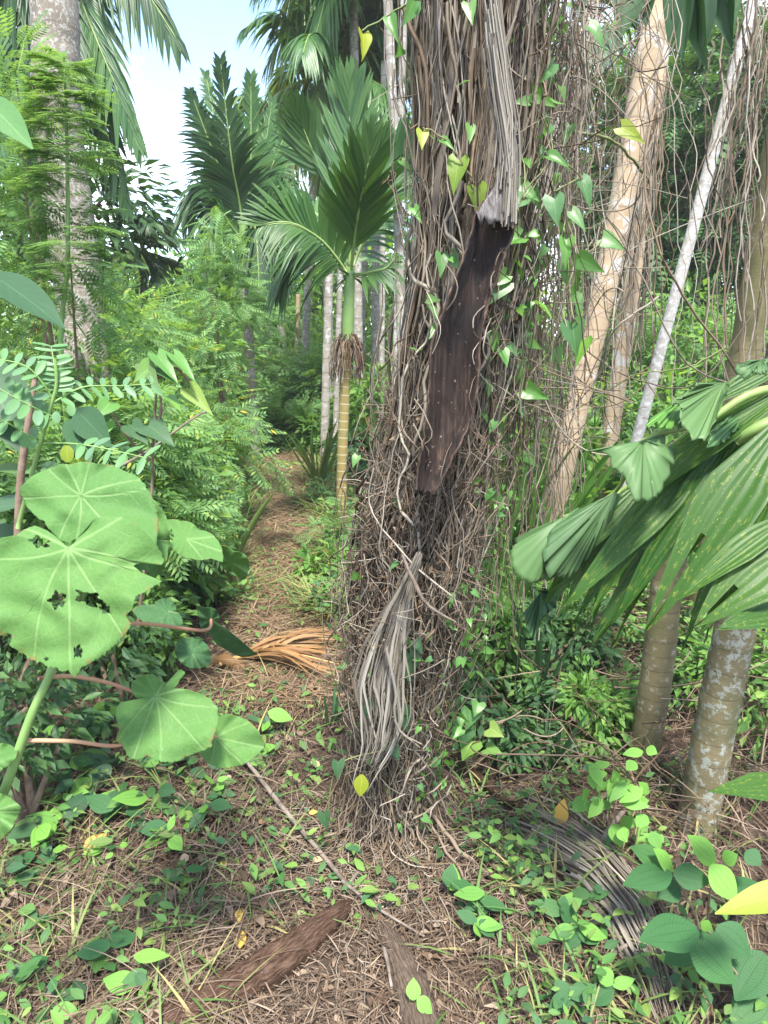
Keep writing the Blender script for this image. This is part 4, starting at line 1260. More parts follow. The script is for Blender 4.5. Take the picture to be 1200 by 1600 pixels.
# stout single vines one can follow by eye
for k in range(26):
    s0 = RNG.uniform(0, 0.6); s1 = min(1, s0 + RNG.uniform(0.25, 0.5)); n = 16
    s = np.linspace(s0, s1, n); tt = RNG.uniform(-math.pi + 0.1, -0.1) + walk(1, n, 0.5)[0]
    fr = 1.02 + walk(1, n, 0.12)[0]
    c = col_pt(s, tt, np.clip(fr, 0.95, 1.2))
    mb = MB(); strands(mb, c[None], np.full((1, n), RNG.uniform(0.0028, 0.0052)), 6)
    build('vine_stem', mb, M['vine'], vt)

# roots and vine feet spreading on the soil at the base
mb = MB()
N, n = 180, 14
a = RNG.uniform(-math.pi - 0.2, 0.2, N)
r0 = RNG.uniform(0.03, 0.14, N); r1 = r0 + RNG.uniform(0.03, 0.20, N) ** 1.0
u = np.linspace(0, 1, n)[None]
rad_ = r0[:, None] * (1 - u) + r1[:, None] * u
aa = a[:, None] + walk(N, n, 0.35)
z = (RNG.uniform(0.02, 0.30, N)[:, None]) * (1 - u) ** 2 + 0.012
X = CTR[0, 0] + np.cos(aa) * rad_; Y_ = YT - 0.02 + np.sin(aa) * rad_ * 0.9
path = np.stack([X, Y_, hz(X, Y_) + z + np.abs(walk(N, n, 0.015))], -1)
strands(mb, path, RNG.uniform(0.0008, 0.0024, N), 3)
N = 900
a = RNG.uniform(-math.pi - 0.3, 0.3, N); r_ = np.abs(RNG.normal(0.0, 0.26, N)) + .06
cpt = np.stack([CTR[0, 0] + np.cos(a) * r_, YT - .03 + np.sin(a) * r_ * 1.2, 0 * a], -1); cpt[:, 2] = hz(cpt[:, 0], cpt[:, 1]) + .012 + RNG.random(N) * .05 * np.exp(-r_ * 4)
d0 = nrmz(np.stack([RNG.normal(0, 1, N), RNG.normal(0, 1, N), RNG.normal(0, .12, N)], -1)); bend = RNG.normal(0, 1, (N, 3)) * [1, 1, .15]
u = np.linspace(-.5, .5, n)[None, :, None]; Lg = RNG.uniform(0.04, 0.2, N)[:, None, None]
strands(mb, cpt[:, None] + d0[:, None] * u * Lg + bend[:, None] * u ** 2 * Lg * .9, RNG.uniform(0.0007, 0.0018, N), 3)
build('root_tangle', mb, M['twig'], vt, kind='stuff')
for k in range(8):
    n = 14; a0_ = RNG.uniform(-2.9, -0.2); u = np.linspace(0, 1, n)
    aa = a0_ + walk(1, n, 0.4)[0]; rad_ = 0.09 + u * RNG.uniform(0.15, 0.34)
    X = CTR[0, 0] + np.cos(aa) * rad_; Y_ = YT - 0.03 + np.sin(aa) * rad_
    path = np.stack([X, Y_, hz(X, Y_) + 0.012 + RNG.uniform(0.03, 0.15) * (1 - u) ** 2], -1)
    mb = MB(); strands(mb, path[None], np.full((1, n), RNG.uniform(0.003, 0.006)), 6)
    build('root', mb, M['twig'], vt)

# vines hanging free to the right of the trunk, up to the leaning trunk
hv = thing('hanging_vines', 'curtain of thin dark vines hanging between the tree and the leaning trunk', 'vines', P(880, 600, 1.95))


def curtain(mb, N, px0, px1, top, bot, Y0_, Y1_, sway, r0, r1, n=20):
    x0 = RNG.uniform(px0, px1, N); y0 = RNG.uniform(top, top + 0.25 * (bot - top), N); y1 = y0 + RNG.uniform(0.3, 1.0, N) * (bot - y0)
    Yd = RNG.uniform(Y0_, Y1_, N)
    u = np.linspace(0, 1, n)[None]
    px = x0[:, None] - 45 * u * RNG.uniform(0, 1.4, (N, 1)) + walk(N, n, sway) + RNG.normal(0, 2.0, (N, n))
    py = y0[:, None] * (1 - u) + y1[:, None] * u + walk(N, n, 25)
    path = P(px, py, Yd[:, None] + walk(N, n, 0.06))
    strands(mb, path, RNG.uniform(r0, r1, N), 3)


mb = MB(); curtain(mb, 120, 790, 930, -120, 760, 1.7, 2.1, 30, 0.0009, 0.0024)
curtain(mb, 60, 800, 880, 250, 1050, 1.8, 2.1, 30, 0.0009, 0.0020)
curtain(mb, 36, 900, 1060, -100, 650, 1.9, 2.6, 55, 0.0009, 0.0022)
curtain(mb, 70, 760, 900, 500, 1000, 1.75, 2.0, 26, 0.0008, 0.0016)
build('vine_strands', mb, M['vine'], hv, kind='stuff')
mb = MB()
N, n = 300, 12
cpt = P(RNG.normal(880, 62, N), RNG.uniform(-40, 700, N), RNG.uniform(1.7, 2.3, N))
d0 = nrmz(RNG.normal(0, 1, (N, 3)) * [1, 0.5, 0.8]); bend = RNG.normal(0, 1, (N, 3))
u = np.linspace(-.5, .5, n)[None, :, None]; Lg = RNG.uniform(0.08, 0.36, N)[:, None, None]
strands(mb, cpt[:, None] + d0[:, None] * u * Lg + bend[:, None] * u ** 2 * Lg, RNG.uniform(0.0008, 0.0018, N), 3)
build('vine_curls', mb, M['vine'], hv, kind='stuff')
# long arcs between the trunks
arcs = [[(800, 560), (860, 500), (930, 560), (1010, 600), (1090, 590), (1180, 470)], [(820, 610), (900, 640), (1000, 590), (1080, 575), (1150, 540)],
        [(860, 300), (940, 330), (1000, 430), (1075, 560), (1160, 600)], [(1040, 120), (1010, 250), (1030, 380), (1090, 480), (1180, 600)],
        [(830, 230), (900, 215), (960, 240), (1010, 290)], [(815, 460), (890, 420), (960, 300), (990, 180), (1060, 60)],
        [(1130, 90), (1110, 250), (1140, 360), (1120, 480), (1150, 620)], [(800, 640), (870, 655), (930, 600), (960, 520), (1030, 470)]]
for k, ar in enumerate(arcs):
    p3 = np.array([P(x, y, 1.95 + 0.10 * math.sin(k + i_)) for i_, (x, y) in enumerate(ar)])
    mb = MB(); c = spline(p3, 26) + np.cumsum(RNG.normal(0, 0.0025, (26, 3)), 0); strands(mb, c[None], np.full((1, 26), RNG.uniform(0.002, 0.0042)), 5)
    build('vine_stem', mb, M['vine_green' if k in (1, 4) else 'vine'], hv)

# vines wrapped round the stem at the right edge
wv = thing('wrapping_vines', 'dark dry vines wrapped round the yellow green stem at the right edge', 'vines', P(1150, 640, 2.8))
mb = MB(); curtain(mb, 46, 1145, 1225, -60, 680, 2.6, 2.85, 24, 0.0015, 0.0042)
build('vine_strands', mb, M['vine'], wv, kind='stuff')
wv2 = thing('wrapping_vines', 'brown vines draped over the beige trunk right of the leaning one', 'vines', P(985, 640, 4.3))
mb = MB(); curtain(mb, 45, 975, 1045, 0, 700, 4.1, 4.3, 20, 0.002, 0.0055)
build('vine_strands', mb, M['vine'], wv2, kind='stuff')

# ------------------------------------------------------------------ leaf by leaf helper
CAMP = np.array([0, 0, CAM_H])


def leaf_part(root, name, me, base, tip, width, mat, roll=0.0, face=0.6):
    """one leaf from base to tip (world points); width in metres; the mesh is shared"""
    base = np.asarray(base, float); tip = np.asarray(tip, float)
    d = tip - base; L_ = float(np.linalg.norm(d))
    vw = nrmz(CAMP - base)
    nr = vw * face + np.array([0, 0, 1.0]) * (1 - face) + RNG.normal(0, 0.12, 3)
    R = frames(d[None], nr[None])[0]
    if roll:
        c_, s_ = math.cos(roll), math.sin(roll)
        R = np.stack([R[:, 0] * c_ + R[:, 2] * s_, R[:, 1], R[:, 2] * c_ - R[:, 0] * s_], -1)
    return link(name, me, M[mat], root, mat4(base, R, (width, L_, max(width, L_ * 0.5))))


def tpl_mesh(name, tpl):
    b_ = MB(); b_.add(*tpl)
    return b_.mesh(name)


MESHES = {}


def leafm(kind, mat):
    key = (kind, mat)
    if key not in MESHES:
        t = {'heart': leaf_tpl(8, 'heart', 1.0, 0.18, 0.25, 2, wave=0.015), 'ovate': leaf_tpl(8, 'ovate', 1.0, 0.14, 0.22, 2, wave=0.012),
             'lance': leaf_tpl(8, 'lance', 1.0, 0.15, 0.3, 1), 'heart2': leaf_tpl(8, 'heart', 1.0, 0.45, 0.5, 2, wave=0.04), 'ellip': leaf_tpl(7, 'ellip', 1.0, 0.12, 0.15, 2), 'strap': leaf_tpl(12, 'strap', 1.0, 0.22, 0.25, 1),
             'ridge': leaf_tpl(12, 'ovate', 1.0, 0.10, 0.18, 3, cup=-0.18)}[kind]
        MESHES[key] = tpl_mesh(kind + '_leaf', t)
    return MESHES[key]


# ------------------------------------------------------------------ green creeper on the tree
cr = thing('climbing_creeper', 'green creeper with heart shaped leaves climbing over the dry vines', 'creeper', P(760, 800, 1.5))
creeper_leaves = [  # px, py of the middle, size in px, turn in degrees (0 = tip down), yellow
    (570, 70, 34, 10, 1), (640, 20, 40, -20, 0), (615, 45, 34, 20, 0), (660, 218, 26, 0, 1), (700, 224, 22, 60, 0), (712, 275, 50, -10, 1), (747, 315, 42, 5, 1),
    (690, 415, 34, 0, 0), (713, 412, 32, 25, 0), (788, 375, 48, -80, 0), (797, 320, 44, -65, 0), (772, 440, 40, -60, 0), (778, 458, 38, -40, 0), (826, 300, 40, 60, 0),
    (838, 312, 34, 20, 0), (875, 250, 36, 70, 0), (833, 255, 28, -70, 1), (918, 302, 44, 30, 0), (868, 330, 42, 10, 0), (882, 355, 36, 0, 0), (885, 395, 40, 0, 0),
    (895, 440, 60, 10, 0), (925, 415, 44, 60, 0), (960, 380, 40, 70, 0), (897, 530, 50, 5, 0), (905, 550, 40, -20, 0), (838, 615, 40, 70, 0), (850, 155, 40, 60, 0),
    (856, 115, 34, -30, 0), (826, 130, 30, 20, 0), (815, 260, 34, -60, 0), (935, 55, 40, 50, 0), (990, 210, 44, 60, 1), (830, 470, 32, 0, 0), (855, 485, 36, 60, 0),
    (775, 525, 24, 10, 0), (770, 535, 28, 0, 0), (680, 490, 22, 30, 0), (678, 518, 24, -40, 0), (735, 20, 30, 10, 0), (830, 720, 34, 60, 0), (815, 640, 26, 20, 0),
    (818, 500, 28, 0, 0), (705, 940, 22, 0, 0), (850, 200, 32, 30, 0), (800, 215, 30, -50, 0), (905, 480, 36, 30, 0), (735, 210, 26, 0, 0), (652, 335, 22, 30, 0),
    (870, 560, 36, 15, 0), (840, 420, 40, -25, 0), (905, 345, 36, 40, 0), (885, 210, 30, -20, 0), (860, 45, 34, 10, 0), (790, 560, 26, 20, 0), (812, 585, 30, -30, 0)]
prev = []
for (px, py, sz, tn, yl) in creeper_leaves:
    s = s_at(py)
    Yl = (YT - 0.9 * float(col_r(s)) - 0.05) if px < 800 else RNG.uniform(1.62, 1.9)
    a = math.radians(tn)
    hx, hy = math.sin(a) * sz / 2, math.cos(a) * sz / 2
    bp, tp = P(px - hx, py - hy, Yl + 0.01), P(px + hx, py + hy, Yl - 0.015)
    mt = 'creeper_yellow' if yl else 'creeper'
    leaf_part(cr, 'leaf', leafm('heart' if RNG.random() < .6 else 'heart2', mt), bp, tp, sz * RNG.uniform(.6, .82) * mpp(py, Yl), mt, RNG.normal(0, 0.45), 0.7)
    prev.append((px - hx, py - hy, Yl))
for path_ in ([0, 1, 2], [3, 4, 5, 6], [7, 8, 36, 38], [9, 10, 15, 27, 28], [11, 12, 9, 13, 15], [17, 18, 19, 20, 21, 24, 25], [22, 23, 17, 15], [26, 34, 33, 35], [40, 26, 49, 24], [29, 45, 10, 13], [54, 55, 41, 40]):
    pts = [P(prev[q][0], prev[q][1] - 4, prev[q][2] + 0.008) for q in path_]
    mb = MB(); c = spline(np.array(pts), 8 * len(pts)); c = c + np.cumsum(RNG.normal(0, 0.0012, c.shape), 0)
    strands(mb, c[None], np.full((1, len(c)), 0.0018), 5)
    build('stem', mb, M['vine_green'], cr)

cr2 = thing('climbing_creeper', 'dark spotted creeper leaves on the lower right of the vine covered trunk', 'creeper', P(640, 1180, 1.6))
for (px, py, sz, tn) in [(638, 1045, 56, 8), (632, 1128, 42, 10), (617, 1175, 32, 30), (575, 1110, 26, -20), (655, 1012, 24, 30), (528, 1205, 30, 0), (508, 1285, 30, 10)]:
    Yl = 1.60
    a = math.radians(tn); hx, hy = math.sin(a) * sz / 2, math.cos(a) * sz / 2
    leaf_part(cr2, 'leaf', leafm('heart', 'weed_dark'), P(px - hx, py - hy, Yl), P(px + hx, py + hy, Yl - 0.02), sz * .72 * mpp(py, Yl), 'weed_dark', RNG.normal(0, .3), 0.75)
mb = MB(); c = spline(np.array([P(655, 1000, 1.61), P(640, 1030, 1.61), P(634, 1110, 1.61), P(615, 1165, 1.61), P(530, 1195, 1.61), P(512, 1275, 1.62)]), 30)
strands(mb, c[None], np.full((1, 30), 0.002), 5); build('stem', mb, M['vine_green'], cr2)
tag(leaf_part(None, 'yellow_leaf', tpl_mesh('yellow_leaf', leaf_tpl(8, 'ovate', 1.0, .14, .2, 2)), P(566, 1210, 1.55), P(562, 1246, 1.53), 24 * mpp(1228, 1.55), 'creeper_yellow', 0.2, 0.8),
    'bright yellow leaf caught at the tip of the grey strips', 'leaf')

# ------------------------------------------------------------------ dead sheath hanging on the tree
sh = thing('dead_palm_sheath', 'dark brown boat shaped dead palm sheath hanging on the vine covered tree', 'palm sheath', P(700, 780, 1.55))
YS = 1.49
rows = [(800, 225, 10), (796, 262, 13), (790, 300, 21), (776, 338, 31), (766, 372, 31), (753, 410, 30), (738, 452, 31), (724, 495, 32), (712, 540, 37), (709, 590, 38), (704, 635, 36), (693, 675, 31), (682, 712, 25), (671, 745, 20), (664, 772, 13)]
rr_ = spline(np.array(rows, float), 60)


def trough(r0, r1, depth, kx=15, jag=False, Yo=0.0, scale=1.0):
    mb = MB(); seg = rr_[r0:r1]; n = len(seg)
    c = np.linspace(-1, 1, kx)
    tx = np.gradient(seg[:, 0]); ty = np.gradient(seg[:, 1]); ln = np.hypot(tx, ty)
    nx, ny = ty / ln, -tx / ln
    hw = seg[:, 2] * scale
    px = seg[:, 0][:, None] + nx[:, None] * c[None] * hw[:, None]
    py = seg[:, 1][:, None] + ny[:, None] * c[None] * hw[:, None]
    if jag:
        py[-1] += RNG.normal(0, 6, kx); px[-1] += RNG.normal(0, 2, kx)
    m = np.array([mpp(y_, YS) for y_ in seg[:, 1]])
    dep = (1 - c[None] ** 2) * depth * (hw * m)[:, None] + Yo
    V = P(px, py, YS + dep + RNG.normal(0, 0.0012, dep.shape))
    i = np.arange(n - 1)[:, None]; j = np.arange(kx - 1)[None]
    q = np.stack([i * kx + j, i * kx + j + 1, (i + 1) * kx + j + 1, (i + 1) * kx + j], -1).reshape(-1, 4)
    mb.add(V, q)
    return mb, V.reshape(n, kx, 3)


def thick(o, t):
    md = o.modifiers.new('thickness', 'SOLIDIFY'); md.thickness = t; md.offset = 0
    return o


mb, V = trough(11, 60, 0.85, 19, True)
body = thick(build('sheath', mb, M['sheath'], sh), 0.005)
for e in (0, -1):
    c = V[:, e]
    mb = MB(); strands(mb, (c + RNG.normal(0, 0.0012, c.shape))[None], (np.full(len(c), 0.0028) * (1 + 0.25 * walk(1, len(c), 1.0)[0] + RNG.normal(0, .22, len(c))).clip(.3, 2))[None], 6)
    rim = build('rolled_edge', mb, M['sheath_rim'], sh)
mb, V2 = trough(0, 15, -0.35, 13, True, -0.006, 0.92)
thick(build('sheath_neck', mb, M['sheath_grey'], sh), 0.004)
# grey fibres running up from the neck
mb = MB(); N, n = 48, 14
u = np.linspace(0, 1, n)[None]
x0 = RNG.normal(0, 9, N)[:, None]
px = np.interp(u, [0, .3, .7, 1], [770, 780, 796, 792]) + x0 * np.interp(u, [0, .5, 1], [0.7, 0.6, 1.0]) + walk(N, n, 4)
py = np.interp(u, [0, 1], [20, 300]) + RNG.uniform(-60, 60, (N, 1))
strands(mb, P(px, py, YS - 0.012 - 0.010 * np.cos(x0 / 14) + RNG.normal(0, .003, (N, 1))), RNG.uniform(0.001, 0.0028, N), 4)
build('fibres', mb, M['grey_frond'], sh, kind='stuff')
# vines that cross the edges of the sheath
mb = MB(); N, n = 12, 12
yy = RNG.uniform(300, 780, N); cx_ = np.interp(yy, [r[1] for r in rows], [r[0] for r in rows]); hw_ = np.interp(yy, [r[1] for r in rows], [r[2] for r in rows])
sd = np.where(RNG.random(N) < .5, -1, 1); u = np.linspace(0, 1, n)[None]
px = (cx_ + sd * hw_ * 1.5)[:, None] - (sd * RNG.uniform(5, 34, N))[:, None] * np.sin(math.pi * u) + walk(N, n, 8)
py = yy[:, None] + RNG.uniform(40, 130, N)[:, None] * (u - .5) + walk(N, n, 8)
strands(mb, P(px, py, YS + 0.03 - 0.045 * np.sin(math.pi * u) + walk(N, n, .006)), RNG.uniform(0.0008, 0.002, N), 3)
build('crossing_vines', mb, M['vine'], vt, kind='stuff')

# ------------------------------------------------------------------ grey dead frond strips hanging at the foot of the tree
gf_ = thing('dead_palm_frond', 'bundle of silvery grey dry palm strips hanging low on the vine covered tree', 'palm frond', P(600, 1230, 1.5))
cl = np.array([(657, 862, 5), (640, 905, 10), (620, 955, 20), (603, 1010, 27), (593, 1070, 32), (596, 1120, 30), (590, 1165, 22), (575, 1200, 14), (560, 1240, 8)], float)
for k in range(54):
    n = 18
    q = RNG.uniform(-1, 1); e0 = RNG.uniform(0, 0.15); e1 = RNG.uniform(0.62, 1.0)
    t = np.linspace(e0, e1, n) * (len(cl) - 1)
    c = np.stack([np.interp(t, np.arange(len(cl)), cl[:, z_]) for z_ in range(3)], -1)
    qq = q + walk(1, n, 0.5)[0]
    px = c[:, 0] + qq * c[:, 2]; py = c[:, 1] + RNG.normal(0, 2) + 0 * px
    ctr = P(px, py, YT - 0.19 - 0.03 * math.sqrt(max(0, 1 - q * q)) - RNG.random() * 0.012)
    T = nrmz(np.gradient(ctr, axis=0)); tw = RNG.uniform(0, 3) + walk(1, n, 1.2)[0]
    A = nrmz(np.cross(T, [0, 1, 0])); B = np.cross(T, A)
    hw = RNG.uniform(0.0014, 0.0042) * np.minimum(1, np.linspace(1.0, 0.1, n) * 2.2)
    off = (A * np.cos(tw)[:, None] + B * np.sin(tw)[:, None]) * hw[:, None]
    V = np.stack([ctr - off, ctr + np.cross(off, T) * 0.5, ctr + off], 1)
    i = np.arange(n - 1)[:, None]; j = np.arange(2)[None]
    mb = MB(); mb.add(V, np.stack([i * 3 + j, i * 3 + j + 1, (i + 1) * 3 + j + 1, (i + 1) * 3 + j], -1).reshape(-1, 4))
    build('strip', mb, M['grey_frond'], gf_)
for pts in ([(615, 1120), (625, 1142), (640, 1155), (656, 1168)], [(600, 1000), (618, 1080), (616, 1110), (622, 1150)]):
    mb = MB(); tube(mb, [P(x, y, 1.53) for x, y in pts], [0.004, 0.004, 0.001], 5, 14); build('strip', mb, M['grey_frond'], gf_)
tw_ = thing('dead_twig', 'bent brown twig sticking out above the grey strips', 'twig', P(645, 905, 1.54))
mb = MB(); tube(mb, [P(628, 865, 1.53), P(645, 905, 1.5), P(668, 945, 1.49), P(712, 972, 1.5)], [0.003, 0.0055, 0.0045, 0.0025], 6, 20, 0.1); build('twig', mb, M['stick'], tw_)
# ------------------------------------------------------------------ plant with very large round leaves, left foreground
bl = thing('large_leaf_plant', 'plant with huge pale green rounded leaves full of insect holes, left foreground', 'plant', ground_pt(-60, 1.0))


def traced_leaf(root, name, centre, outline, Yc, ty, tx=0.0, cup=0.0, holes=(), mat='big_leaf', main=None, nv=9, nr=26, na=120, ripple=0.007, thick_=0.0006, vein_w=0.006):
    """a broad leaf on a polar grid round the point where the stalk joins; ty: metres away per px up, tx: per px right"""
    cx, cy = centre
    o_ = np.array(outline, float)
    dv = o_ - [cx, cy]
    an = np.unwrap(np.arctan2(dv[:, 1], dv[:, 0])); ra = np.hypot(dv[:, 0], dv[:, 1])
    if an[-1] < an[0]:
        an, ra = an[::-1], ra[::-1]
    A = np.linspace(0, 2 * math.pi, na, endpoint=False)
    a0 = an[0]
    an2 = np.concatenate([an - 2 * math.pi, an, an + 2 * math.pi]); ra2 = np.concatenate([ra, ra, ra])
    Aq = a0 + A
    Rr = np.interp(Aq, an2, ra2)
    Rr = Rr + RNG.normal(0, 0.008, na) * Rr
    q = np.linspace(0, 1, nr) ** 0.85
    px = cx + np.cos(Aq)[None] * Rr[None] * q[:, None]; py = cy + np.sin(Aq)[None] * Rr[None] * q[:, None]
    rad = np.hypot(px - cx, py - cy)
    m = mpp(cy, Yc)
    Yd = Yc + ty * (cy - py) + tx * (px - cx) + cup * (rad * m) ** 2 / 0.1 + ripple * np.sin(Aq * 7)[None] * q[:, None] ** 2 + ripple * 0.7 * np.sin(px * 0.05 + 1.7 * np.sin(py * 0.043) + cx) * np.sin(py * 0.061 + 1.3 * np.sin(px * 0.037))
    V = P(px, py, Yd)
    # veins: main rays from the centre with side veins
    rays = main if main is not None else [a0 + k * 2 * math.pi / nv for k in range(nv)]
    vein = np.zeros_like(px)
    dx, dy = px - cx, py - cy
    Rm = Rr.max()
    for k, a in enumerate(rays):
        al = dx * math.cos(a) + dy * math.sin(a); ac = -dx * math.sin(a) + dy * math.cos(a)
        ac = ac + 0.0022 * al * np.abs(al) * math.sin(k * 2.1)
        wd = vein_w * Rm * (1.35 - 0.9 * np.clip(al / Rm, 0, 1)) + 0.9
        vein = np.maximum(vein, np.where(al > 0, np.clip(1.25 - np.abs(ac) / wd, 0, 1), 0))
        step = Rm * 0.17
        ph = (al - np.abs(ac) * 0.75) / step
        near = np.abs(ac) < 0.34 * al
        side = np.clip(1 - np.abs(ph - np.round(ph)) * step / (0.55 * wd), 0, 1) * 0.55
        vein = np.maximum(vein, np.where((al > step * 0.5) & near, side, 0))
    i = np.arange(nr - 1)[:, None]; j = np.arange(na)[None]
    f = np.stack([i * na + j, i * na + (j + 1) % na, (i + 1) * na + (j + 1) % na, (i + 1) * na + j], -1).reshape(-1, 4)
    fx = px.ravel()[f].mean(1); fy = py.ravel()[f].mean(1)
    keep = np.ones(len(f), bool)
    for (hx, hy, ha, hb, hr) in holes:
        c_, s_ = math.cos(math.radians(hr)), math.sin(math.radians(hr))
        u_ = ((fx - hx) * c_ + (fy - hy) * s_) / ha; w_ = (-(fx - hx) * s_ + (fy - hy) * c_) / hb
        an_ = np.arctan2(w_, u_)
        keep &= np.hypot(u_, w_) > 1 + 0.22 * np.sin(an_ * 5 + hx) + 0.12 * np.sin(an_ * 9)
    mb = MB(); mb.add(V, f[keep])
    o = build(name, mb, M[mat], root, attr={'vein': vein.ravel(), 'edge': np.broadcast_to(np.clip((q - .94) / .05, 0, 1)[:, None], px.shape).ravel()})
    thick(o, thick_)
    return o


D = math.radians
# upper leaf, behind
traced_leaf(bl, 'leaf', (127, 774), [(30, 765), (45, 748), (75, 733), (110, 726), (150, 725), (190, 734), (218, 748), (236, 772), (246, 805), (246, 838), (238, 868), (200, 885), (150, 880), (108, 852), (70, 815), (34, 778)], 1.06, 0.0007, cup=0.06, main=[D(50), D(4), D(-25), D(-75), D(-110), D(-148), D(178), D(125), D(88)], nr=34, na=180)
traced_leaf(bl, 'leaf', (215, 840), [(225, 770), (250, 792), (263, 825), (262, 860), (255, 890), (235, 908), (212, 902), (205, 870), (205, 820)], 1.10, 0.0005, cup=0.05, main=[D(70), D(10), D(-50)], holes=[(225, 897, 9, 5, 20)])
# largest leaf with holes, in front
traced_leaf(bl, 'leaf', (107, 857), [(55, 822), (75, 830), (95, 845), (107, 850), (120, 842), (146, 812), (165, 806), (195, 810), (222, 826), (244, 850), (256, 872), (252, 884), (222, 878), (208, 884), (222, 896), (250, 902), (254, 908), (232, 922), (212, 932), (208, 952), (196, 962), (210, 968), (206, 976), (160, 1025), (128, 1042), (117, 1060), (106, 1048), (60, 1035), (25, 1014), (12, 1008), (24, 998), (18, 990), (2, 992), (-30, 980), (-60, 930), (-50, 880), (-10, 845), (25, 836)], 0.97, 0.0006, cup=0.07,
            main=[D(89), D(125), D(160), D(58), D(28), D(2), D(-30), D(-148)], nr=120, na=440, vein_w=0.007,
            holes=[(62, 847, 15, 8, 15), (90, 938, 13, 12, -30), (140, 936, 22, 10, 18), (164, 952, 9, 6, 30), (122, 1018, 7, 9, 0), (73, 1030, 4, 3, 0)])
# leaf seen edge on, with its bright folded tip
traced_leaf(bl, 'leaf', (290, 842), [(262, 812), (282, 814), (310, 828), (345, 852), (348, 878), (330, 872), (300, 873), (280, 866), (264, 845)], 1.16, 0.0022, cup=0.05, main=[D(20), D(0), D(45)], holes=[(266, 838, 5, 9, 0)])
traced_leaf(bl, 'leaf_tip', (362, 878), [(342, 852), (365, 862), (390, 880), (388, 893), (381, 907), (365, 893), (345, 876)], 1.17, -0.001, cup=0.02, main=[D(30)], nr=12, na=50)
# lower lit leaf
traced_leaf(bl, 'leaf', (243, 1088), [(205, 1068), (218, 1058), (238, 1053), (252, 1068), (262, 1066), (268, 1052), (282, 1046), (290, 1051), (281, 1062), (272, 1076), (300, 1080), (325, 1090), (339, 1104), (342, 1128), (336, 1146), (330, 1158), (332, 1166), (300, 1178), (265, 1192), (242, 1188), (230, 1180), (212, 1188), (200, 1182), (192, 1166), (180, 1158), (186, 1140), (181, 1110), (190, 1096), (206, 1104), (232, 1099), (238, 1091), (210, 1088)], 1.06, 0.0008, cup=0.05,
            main=[D(47), D(20), D(75), D(110), D(140), D(-20), D(-60)], nr=44, na=220, vein_w=0.007)
traced_leaf(bl, 'leaf', (338, 1152), [(345, 1118), (372, 1119), (393, 1130), (408, 1150), (415, 1165), (396, 1184), (362, 1199), (332, 1196), (314, 1180), (320, 1150), (330, 1130)], 1.10, 0.0008, cup=0.05, main=[D(12), D(50), D(-30), D(100), D(170)], nr=30, na=120)
traced_leaf(bl, 'leaf', (-14, 1268), [(-60, 1240), (-20, 1246), (22, 1251), (33, 1262), (24, 1284), (8, 1305), (-6, 1318), (-40, 1310), (-62, 1280)], 0.92, 0.0007, cup=0.05, main=[D(0), D(40), D(-20), D(90)], nr=24, na=90)
traced_leaf(bl, 'leaf', (-12, 1190), [(-50, 1170), (-10, 1164), (28, 1172), (22, 1188), (5, 1200), (-30, 1206)], 0.95, 0.0012, cup=0.04, main=[D(0), D(50)], nr=20, na=70)
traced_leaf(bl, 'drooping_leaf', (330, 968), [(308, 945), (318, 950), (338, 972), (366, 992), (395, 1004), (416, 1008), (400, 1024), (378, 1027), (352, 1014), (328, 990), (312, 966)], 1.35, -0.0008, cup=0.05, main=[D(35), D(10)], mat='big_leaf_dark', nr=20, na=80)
traced_leaf(bl, 'shaded_leaf', (262, 955), [(205, 952), (240, 945), (275, 955), (286, 975), (260, 980), (225, 972)], 1.4, 0.0016, cup=0.04, main=[D(10)], mat='big_leaf_dark', nr=18, na=60)  # shade on these two leaves is put into the darker green
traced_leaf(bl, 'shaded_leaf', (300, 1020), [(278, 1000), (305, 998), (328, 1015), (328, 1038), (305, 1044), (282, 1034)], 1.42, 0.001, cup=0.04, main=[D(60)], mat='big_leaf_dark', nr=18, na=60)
for pts, r, mt in [([(-70, 1420, 1.0), (5, 1240, 0.98), (48, 1120, 0.98), (80, 1050, 1.0), (128, 930, 1.03), (107, 860, .985)], [0.009, 0.0075, 0.006, 0.004], 'stem_green'),
                   ([(45, 1130, .98), (80, 1040, 1.04), (110, 920, 1.1), (127, 778, 1.07)], [0.006, 0.005, 0.003], 'stem_green'),
                   ([(40, 1157, .985), (110, 1158, 1.0), (198, 1161, 1.04), (243, 1090, 1.065)], [0.0042, 0.0036, 0.0028], 'stem_pink'),
                   ([(60, 1060, 1.0), (125, 1058, 1.05), (210, 1082, 1.1), (338, 1152, 1.105)], [0.0042, 0.0036, 0.0028], 'stem_pink'),
                   ([(95, 990, 1.05), (210, 974, 1.1), (318, 985, 1.25), (330, 968, 1.35)], [0.004, 0.0036, 0.003], 'stem_pink'),
                   ([(120, 930, 1.08), (200, 900, 1.1), (290, 842, 1.17)], [0.004, 0.003, 0.002], 'stem_green'),
                   ([(5, 1240, .98), (-5, 1255, .95), (-14, 1268, .925)], [0.004, 0.003], 'stem_green')]:
    mb = MB(); tube(mb, [P(*p_) for p_ in pts], r, 8, 24)
    build('leaf_stalk' if mt == 'stem_pink' else 'stem', mb, M[mt], bl)

# ------------------------------------------------------------------ plants at the left with paired leaflets and heart leaves
pn = thing('paired_leaflet_plant', 'sprig with long leaves of paired oval leaflets above the huge leaves', 'plant', P(30, 840, 1.35))
STEMP = [(28, 825, 1.35), (50, 740, 1.34), (78, 640, 1.33), (88, 600, 1.33), (86, 555, 1.33)]
mb = MB(); tube(mb, [P(*p_) for p_ in STEMP], [0.005, 0.004, 0.0025], 7, 20); build('stem', mb, M['stem_green'], pn)


